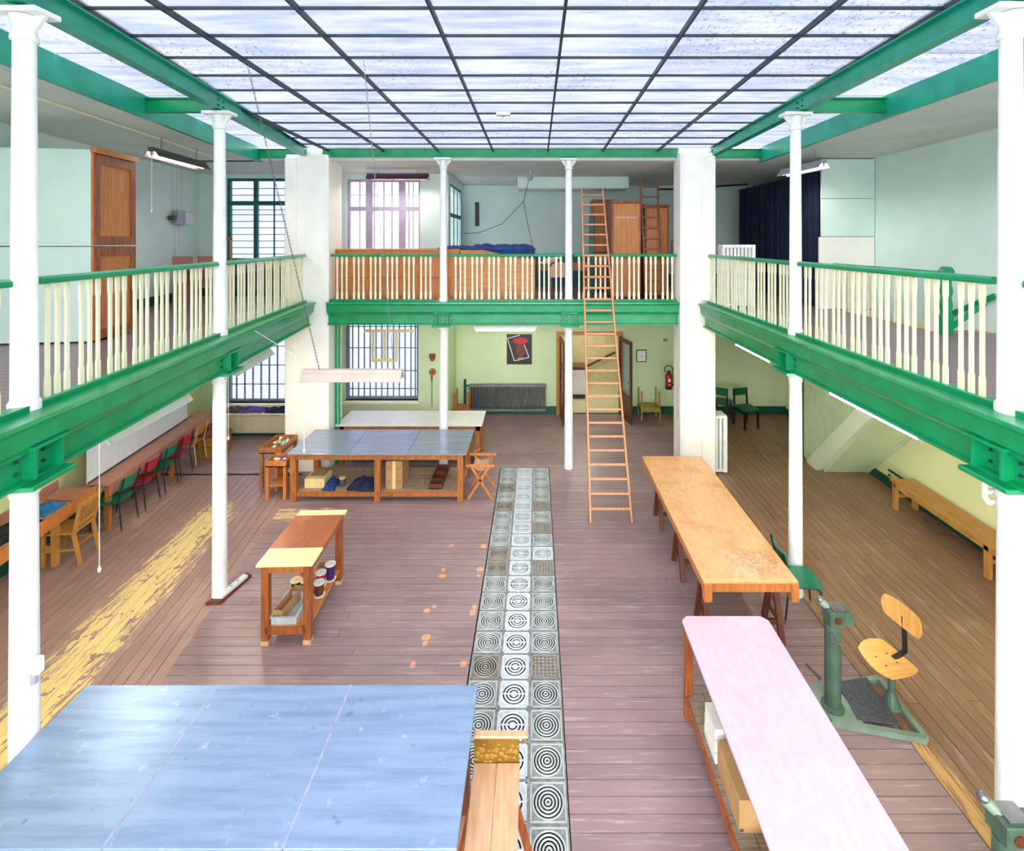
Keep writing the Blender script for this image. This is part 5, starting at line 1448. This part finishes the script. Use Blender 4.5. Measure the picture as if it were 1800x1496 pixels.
# double doors
def doors():
    f = bpy.data.objects.new('door_1', None); C.objects.link(f); f['kind'] = 'structure'; WM[f.name] = Matrix.Identity(4)
    MB().box(.53, .62, 12.80, 12.99, 0, 2.14).box(2.17, 2.26, 12.80, 12.99, 0, 2.14).box(.62, 2.17, 12.80, 12.99, 2.05, 2.14).build('frame', 'bench_wood', f)
    def leaf(hx, hy, ex, ey, nm):
        h = Vector((hx, hy)); e = Vector((ex, ey)); d = (e - h).normalized(); Lw = (e - h).length; ang = math.atan2(d.y, d.x)
        M = Matrix.Translation((hx, hy, 0)) @ Matrix.Rotation(ang, 4, 'Z')
        g = bpy.data.objects.new(nm, None); C.objects.link(g); g['kind'] = 'structure'; WM[g.name] = Matrix.Identity(4)
        MB().box(0, .09, -.02, .02, .01, 2.03, M).box(Lw - .09, Lw, -.02, .02, .01, 2.03, M).box(.09, Lw - .09, -.02, .02, 1.93, 2.03, M).box(.09, Lw - .09, -.02, .02, .55, .65, M).box(.09, Lw - .09, -.02, .02, .01, .12, M).build('frame', 'brown_door', g)
        MB().box(.09, Lw - .09, -.01, .01, .12, .55, M).build('panel', 'brown_door', g)
        MB().box(.09, Lw - .09, -.004, .004, .65, 1.93, M).build('pane', 'window_glass', g)
        MB().box(Lw - .08, Lw - .02, -.035, -.02, .95, 1.05, M).box(Lw - .13, Lw - .04, -.06, -.045, 1.01, 1.03, M).build('door_handle', 'steel', g)
        return g
    leaf(.63, 12.80, .68, 12.03, 'door_2')
    leaf(2.16, 12.80, 2.33, 12.04, 'door_3')
doors()
# room beyond the doors
struct(MB().box(-.6, 3.4, 12.98, 15.6, -.12, 0), 'floor', 'tile_floor')
struct(MB().box(-.6, 3.4, 15.4, 15.5, 0, 3.0), 'wall_lobby', 'beige_wall')
struct(MB().box(-.7, -.6, 12.98, 15.5, 0, 3.0), 'wall_lobby_left', 'beige_wall')
struct(MB().box(3.3, 3.4, 12.98, 15.5, 0, 3.0), 'wall_lobby_right', 'beige_wall')
struct(MB().box(-.7, 3.4, 12.98, 15.5, 2.6, 2.7), 'ceiling', 'beige_wall')
ld = bpy.data.lights.new('lobby_light', 'AREA'); ld.energy = 14; ld.size = .6; ld.color = (1, .93, .78)
lo = bpy.data.objects.new('lobby_light', ld); lo.location = (1.4, 14.2, 2.57); C.objects.link(lo)
t = thing('cabinet', 'white cabinet with dark brown top in the room beyond the doors', 'cabinet', (1.15, 14.3, 0))
MB().box(.75, 1.42, 14.1, 14.6, .12, .82).build('body', 'white_laminate', t); MB().box(.74, 1.43, 14.08, 14.62, .82, .90).build('top', 'brown_door', t); MB().box(.77, 1.40, 14.12, 14.6, 0, .12).build('plinth', 'black_metal', t)
MB().box(.77, 1.08, 14.085, 14.1, .15, .80).build('door', 'white_laminate', t); MB().box(1.09, 1.40, 14.085, 14.1, .15, .80).build('door', 'white_laminate', t)
t = thing('stair_handrail', 'dark handrail sloping up in the room beyond the doors', 'handrail', (1.9, 15.2, .8))
MB().beam((1.45, 15.3, .55), (2.45, 15.3, 1.05), .04, .06).build('rail', 'brown_door', t)
MB().cyl((1.95, 15.3, .78), (1.95, 15.4, .76), .02).build('bracket', 'black_metal', t)

# little upturned tables stacked
def upturned(label, x0, x1, y0, y1, z, mat):
    t = thing('small_table', label, 'small table', ((x0 + x1) / 2, (y0 + y1) / 2, z))
    MB().box(x0, x1, y0, y1, z, z + .05).build('table_top', mat, t)
    for x in (x0 + .02, x1 - .02):
        for yv in (y0 + .02, y1 - .02): legbox(MB(), x, yv, z + .05, z + .45, .04).build('leg', mat, t)
def upright(label, x0, x1, y0, y1, z, mat):
    t = thing('small_table', label, 'small table', ((x0 + x1) / 2, (y0 + y1) / 2, z))
    MB().box(x0, x1, y0, y1, z + .22, z + .27).build('table_top', mat, t)
    for x in (x0 + .02, x1 - .02):
        for yv in (y0 + .02, y1 - .02): legbox(MB(), x, yv, z, z + .22, .04).build('leg', mat, t)
pm('olive_wood', (170, 146, 60), (144, 120, 44), rough=.5)
upright('little ochre table standing by the far wall, right of the doors', 2.62, 3.12, 12.35, 12.8, 0, 'olive_wood')
upturned('little ochre table turned legs up on top of another, right of the doors', 2.63, 3.11, 12.36, 12.79, .27, 'olive_wood')
upturned('small brown table with legs up left of the grey radiator', -2.02, -1.66, 12.2, 12.6, .30, 'table_leg_wood')
upright('small brown table on the floor left of the grey radiator', -2.03, -1.65, 12.2, 12.6, 0.03, 'table_leg_wood')

# wall masks and tools
def mask(label, x, y, z):
    t = thing('wall_mask', label, 'mask', (x, y, z))
    MB().prism([(-.07, .08), (.07, .08), (.075, 0), (.04, -.09), (0, -.11), (-.04, -.09), (-.075, 0)], 0, .04, Matrix.Translation((x, y, z)) @ Matrix.Rotation(PI / 2, 4, 'X')).build('face', 'mask_wood', t, bevel=.01)
    MB().ball((x, y - .045, z - .01), .018, 8, 6).build('nose', 'mask_wood', t)
    MB().box(x - .045, x - .015, y - .046, y - .04, z + .02, z + .035).box(x + .015, x + .045, y - .046, y - .04, z + .02, z + .035).build('eyes', 'black_metal', t)
def disc_tool(label, x, y, z, L_):
    t = thing('disc_tool', label, 'wall tool', (x, y, z))
    MB().cyl((x, y - .03, z), (x, y, z), .085, n=20).build('disc', 'table_leg_wood', t)
    MB().cyl((x, y - .045, z), (x, y - .03, z), .03, n=12).build('hub', 'mask_wood', t)
    MB().beam((x - .01, y - .02, z - .08), (x - .01, y - .02, z - .22), .02, .05).build('grip', 'black_metal', t)
    if L_: MB().cyl((x - .01, y - .02, z - .22), (x - .01, y - .02, z - L_), .007, n=6).build('rod', 'black_metal', t)
mask('small wooden mask on the window wall under the far gallery', -2.44, 11.69, 1.76)
disc_tool('wooden disc tool with a long rod hanging on the window wall', -2.44, 11.69, 1.40, .82)
mask('red-brown wooden mask beside the upper far window', -4.68, 11.69, 5.09)
disc_tool('wooden disc tool below the mask beside the upper window', -4.68, 11.69, 4.60, 0)
t = thing('wall_thermometer', 'long dark violet strip hanging on the upper far wall', 'wall ornament', (-1.68, 14.18, 5))
MB().box(-1.74, -1.63, 14.16, 14.19, 4.92, 5.60).build('strip', 'violet_dark', t, bevel=.006)
# noticeboard frame hanging in the window
t = thing('hanging_frame', 'pale yellow wooden frame hanging in front of the lower window', 'frame', (-3.4, 11.5, 1.6))
MB().box(-4.0, -2.85, 11.5, 11.53, 2.37, 2.43).build('top_bar', 'cream_laminate', t)
for x in (-3.9, -2.95): MB().cyl((x, 11.515, 2.43), (x, 11.515, 2.98), .004, n=5).build('cord', 'socket_white', t)
MB().box(-3.82, -3.22, 11.5, 11.53, 1.68, 1.76).build('bottom_bar', 'cream_laminate', t)
for x in (-3.82, -3.55, -3.28): MB().box(x, x + .06, 11.5, 11.53, 1.76, 2.37).build('upright', 'cream_laminate', t)

# ------------------------------------------------------------------ upper left gallery
wd = thing('wardrobe', 'tall wardrobe with pale green side and orange-brown panelled doors on the left gallery', 'wardrobe', (-6.4, 6.7, GZ))
a1 = math.atan(0.149)
Mw = Matrix.Translation((-5.63, 6.3, GZ)) @ Matrix.Rotation(a1, 4, 'Z')
m = MB().box(-1.35, -.03, 0, .80, .02, 1.22, Mw); m.build('carcass', 'wall_upper', wd)
m = MB().box(-1.35, -.03, 0, .80, 1.235, 2.46, Mw); m.build('carcass', 'wall_upper', wd)
MB().box(-.03, .04, -.01, .82, 2.42, 2.49, Mw).build('cornice', 'orange_wood', wd)
for z0, z1 in ((.03, 1.22), (1.24, 2.41)):
    d_ = MB().box(-.03, .0, 0, .80, z0, z1, Mw).build('door', 'orange_wood', wd)
    MB().box(.0, .015, 0, .10, z0, z1, Mw).box(.0, .015, .70, .80, z0, z1, Mw).box(.0, .015, .10, .70, z0, z0 + .12, Mw).box(.0, .015, .10, .70, z1 - .12, z1, Mw).build('door_frame', 'red_wood', d_)
t = thing('writing_desk', 'low pinkish wooden desk with a partition at the far end of the left gallery', 'desk', (-6.9, 9.9, GZ))
MB().box(-7.35, -6.50, 10.0, 10.5, GZ + .70, GZ + .73).box(-7.35, -7.32, 10.0, 10.5, GZ, GZ + .70).box(-6.53, -6.50, 10.0, 10.5, GZ, GZ + .70).box(-7.32, -6.53, 10.4, 10.43, GZ + .3, GZ + .7).build('body', 'pink_wood', t)
MB().box(-7.35, -6.95, 10.0, 10.03, GZ + .73, GZ + .98).build('partition', 'pink_wood', t)
MB().box(-6.94, -6.50, 10.15, 10.18, GZ + .73, GZ + .98).build('partition', 'pink_wood', t)
MB().box(-6.72, -6.68, 10.5, 10.53, GZ, GZ + 1.35).box(-6.50, -6.46, 10.5, 10.53, GZ, GZ + 1.35).box(-6.72, -6.46, 10.5, 10.53, GZ + 1.32, GZ + 1.37).build('rear_frame', 'bench_wood', t)
t = thing('fuse_box', 'white fuse box with grey meters and conduits on the left gallery wall', 'fuse box', (-7.8, 10.8, 4.9))
def onw(y, u): return (xw(y) + u, y)
MB().prism(along(.01, .12, 10.9, 11.25), 4.86, 5.12).build('housing', 'socket_white', t, bevel=.006)
MB().prism(along(.01, .14, 10.55, 10.85), 4.84, 5.14).build('meter', 'bulb_grey', t, bevel=.01)
MB().cyl((xw(10.45) + .02, 10.45, 4.98), (xw(10.45) + .14, 10.45, 4.98), .05).build('isolator', 'lamp_dark', t)
for yv, z0, z1 in ((10.62, 5.14, 6.0), (10.75, 5.14, 6.0), (10.95, 5.12, 6.05), (10.7, 3.9, 4.84), (10.85, 4.4, 4.84)):
    MB().cyl((xw(yv) + .03, yv, z0), (xw(yv) + .03, yv, z1), .014, n=8).build('conduit', 'socket_white', t)
t = thing('ceiling_conduit', 'thin white conduit along the left gallery ceiling', 'pipe', (-5.6, 6, 6.05))
MB().tube([(xf(1) - .55, 1, 6.05), (xf(5) - .62, 5, 6.05), (xf(9.5) - .6, 9.5, 6.05)], .014, 6).build('pipe', 'cream_paint', t)

# ------------------------------------------------------------------ upper far gallery furniture
for i, (x0, x1, z0, z1, mt, lb) in enumerate((
        (-4.10, -1.55, GZ, 3.75, 'orange_wood', 'long orange plywood crate on the far gallery, lower one'),
        (-4.10, -1.55, 3.757, 4.33, 'orange_wood', 'long orange plywood crate stacked on another behind the balustrade'),
        (-1.53, -0.02, GZ, 4.31, 'pale_orange', 'paler wooden chest under the blue cover on the far gallery'))):
    if mt == 'pale_orange': pm('pale_orange', (226, 158, 96), (206, 136, 74), scale=4, stretch=(1, 1, 8), rough=.5)
    t = thing('crate', lb, 'crate', ((x0 + x1) / 2, 10.4, z0))
    MB().box(x0, x1, 10.02, 10.85, z0, z1 - .03).build('body', mt, t)
    MB().box(x0 - .01, x1 + .01, 10.0, 10.87, z1 - .03, z1).build('lid', 'pale_orange' if i == 2 else 'orange_wood', t)
    if i < 2:
        for x in (x0 + .02, x0 + .85, x1 - .87, x1 - .06): MB().box(x, x + .05, 10.0, 10.02, z0, z1 - .03).build('batten', 'orange_wood', t)
    else:
        for x in (x0 + .36, x0 + .74, x0 + 1.12): MB().box(x, x + .012, 10.012, 10.02, z0 + .02, z1 - .05).build('batten', 'orange_wood', t)
cl = thing('blue_cover', 'royal blue cloth cover draped over the wooden chest', 'cloth', (-.9, 10.4, 4.33))
crumple(MB(), -2.0, -1.30, 10.05, 10.8, 4.335, .07, 21.0).build('fold', 'blue_cloth', cl, smooth=True)
crumple(MB(), -1.40, -0.02, 9.96, 10.85, 4.315, .12, 23.0, n=22, edge=.15, rag=.04).build('cover', 'blue_cloth', cl, smooth=True)
m = MB(); vs = []
for i in range(25):
    x = -1.15 + 1.13 * i / 24; zb = 4.14 + .20 * (1 - i / 24) ** 1.5; w_ = .012 * math.sin(i * 1.7)
    vs += [(x, 9.985 + w_, zb), (x, 9.97 + w_, 4.34)]
m.add(vs, [(2 * i, 2 * i + 2, 2 * i + 3, 2 * i + 1) for i in range(24)]).build('hanging_edge', 'blue_cloth', cl, smooth=True)
t = thing('desk', 'wooden desk with papers on the far gallery right of the crates', 'desk', (.55, 11.5, GZ))
MB().box(.02, 1.25, 11.2, 11.9, GZ + .74, GZ + .78).build('top', 'table_leg_wood', t)
for x in (.07, 1.2):
    for yv in (11.25, 11.85): legbox(MB(), x, yv, GZ, GZ + .74, .06).build('leg', 'table_leg_wood', t)
MB().box(.1, 1.17, 11.22, 11.25, GZ + .62, GZ + .74).build('apron', 'table_leg_wood', t)
t = thing('paper_pile', 'loose white papers on the far gallery desk', 'paper', (.3, 11.5, GZ + .78))
for i in range(4): MB().box(.1 + i * .06, .36 + i * .07, 11.3, 11.6, GZ + .782 + i * .035, GZ + .81 + i * .035, Matrix.Rotation(.0, 4, 'Z')).build('sheet', 'paper', t)
t = thing('office_chair', 'pale wooden round-backed chair at the far gallery desk', 'chair', (.5, 10.75, GZ))
MB().box(.28, .74, 10.55, 10.95, GZ + .43, GZ + .47).build('seat', 'blue_cloth', t, bevel=.01)
MB().prism([(-.2, 0), (.2, 0), (.22, .2), (.12, .30), (0, .33), (-.12, .30), (-.22, .2)], 0, .025, Matrix.Translation((.51, 10.52, GZ + .52)) @ Matrix.Rotation(PI / 2, 4, 'X')).build('backrest', 'pale_wood', t)
for x in (.31, .71):
    for yv in (10.58, 10.92): legbox(MB(), x, yv, GZ, GZ + .43, .035).build('leg', 'table_leg_wood', t)
    MB().box(x - .015, x + .015, 10.52, 10.55, GZ + .45, GZ + .60).build('back_post', 'table_leg_wood', t)
t = thing('teal_board', 'dark teal low board along the upper far wall', 'board', (.5, 13.9, GZ))
MB().box(-.3, 2.3, 13.9, 13.98, GZ, 4.12).build('board', 'teal_frame', t)
t = thing('teal_post', 'teal painted post behind the leaning ladder on the far gallery', 'post', (1.33, 12, GZ))
MB().box(1.30, 1.42, 12.0, 12.1, GZ, 5.1).build('post', 'teal_frame', t, bevel=.01)
def wardrobe(label, x0, x1, y0, y1, z1, wm='red_wood', two=True):
    t = thing('wardrobe', label, 'wardrobe', ((x0 + x1) / 2, (y0 + y1) / 2, GZ))
    MB().box(x0, x1, y0, y1, GZ + .08, z1 - .05).build('carcass', wm, t)
    MB().box(x0 - .02, x1 + .02, y0 - .03, y1, z1 - .05, z1).build('cornice', wm, t, bevel=.008)
    MB().box(x0, x1, y0 + .02, y1, GZ, GZ + .08).build('plinth', 'dark_red_wood', t)
    zm = GZ + .08 + (z1 - GZ - .13) * .42
    for a, b in ((GZ + .1, zm - .03), (zm + .03, z1 - .08)):
        d_ = MB().box(x0 + .04, x1 - .04, y0 - .02, y0, a, b).build('door', 'orange_wood', t)
        w_ = (x1 - x0 - .2)
        for q in range(4):
            MB().box(x0 + .1 + w_ * q / 4, x0 + .1 + w_ * (q + 1) / 4 - .006, y0 - .028, y0 - .02, a + .07, b - .07).build('panel_board', 'orange_wood', d_)
    return t
w1 = wardrobe('orange-brown wardrobe with white lettering on the far gallery', 1.64, 2.27, 10.7, 11.5, 5.37)
# faded white chalk lettering band, unreadable in the photograph
m = MB()
xx = 1.72
random.seed(4)
while xx < 2.17:
    h = random.choice((.035, .045, .04)); m.box(xx, xx + .012, 10.668, 10.671, 4.98, 4.98 + h)
    if random.random() < .6: m.box(xx, xx + .024, 10.668, 10.671, 4.98 + h - .01, 4.98 + h)
    if random.random() < .5: m.box(xx, xx + .024, 10.668, 10.671, 4.98, 4.99)
    xx += .032
m.build('chalk_lettering', 'paper', w1)
wardrobe('brown wardrobe behind the second ladder on the far gallery', 2.42, 2.95, 11.0, 11.6, 5.30)
wardrobe('wooden wardrobe farther back, left of the lettered one', 1.42, 1.92, 12.3, 12.9, 5.52)
ladder('dark wooden ladder leaning on the brown wardrobe of the far gallery', (2.33, 10.5, GZ), (2.70, 10.5, GZ), (2.31, 10.93, 5.85), (2.68, 10.93, 5.85), 11, 'ladder_dark')
t = thing('leaning_frame', 'empty wooden picture frame leaning beside the right pillar on the far gallery', 'picture frame', (3.25, 11.8, GZ))
MB().box(3.18, 3.21, 11.6, 11.63, GZ, 4.50).box(3.40, 3.43, 11.6, 11.63, GZ, 4.50).box(3.21, 3.40, 11.6, 11.63, 4.46, 4.50).box(3.21, 3.40, 11.6, 11.63, GZ, GZ + .04).build('frame', 'table_leg_wood', t)
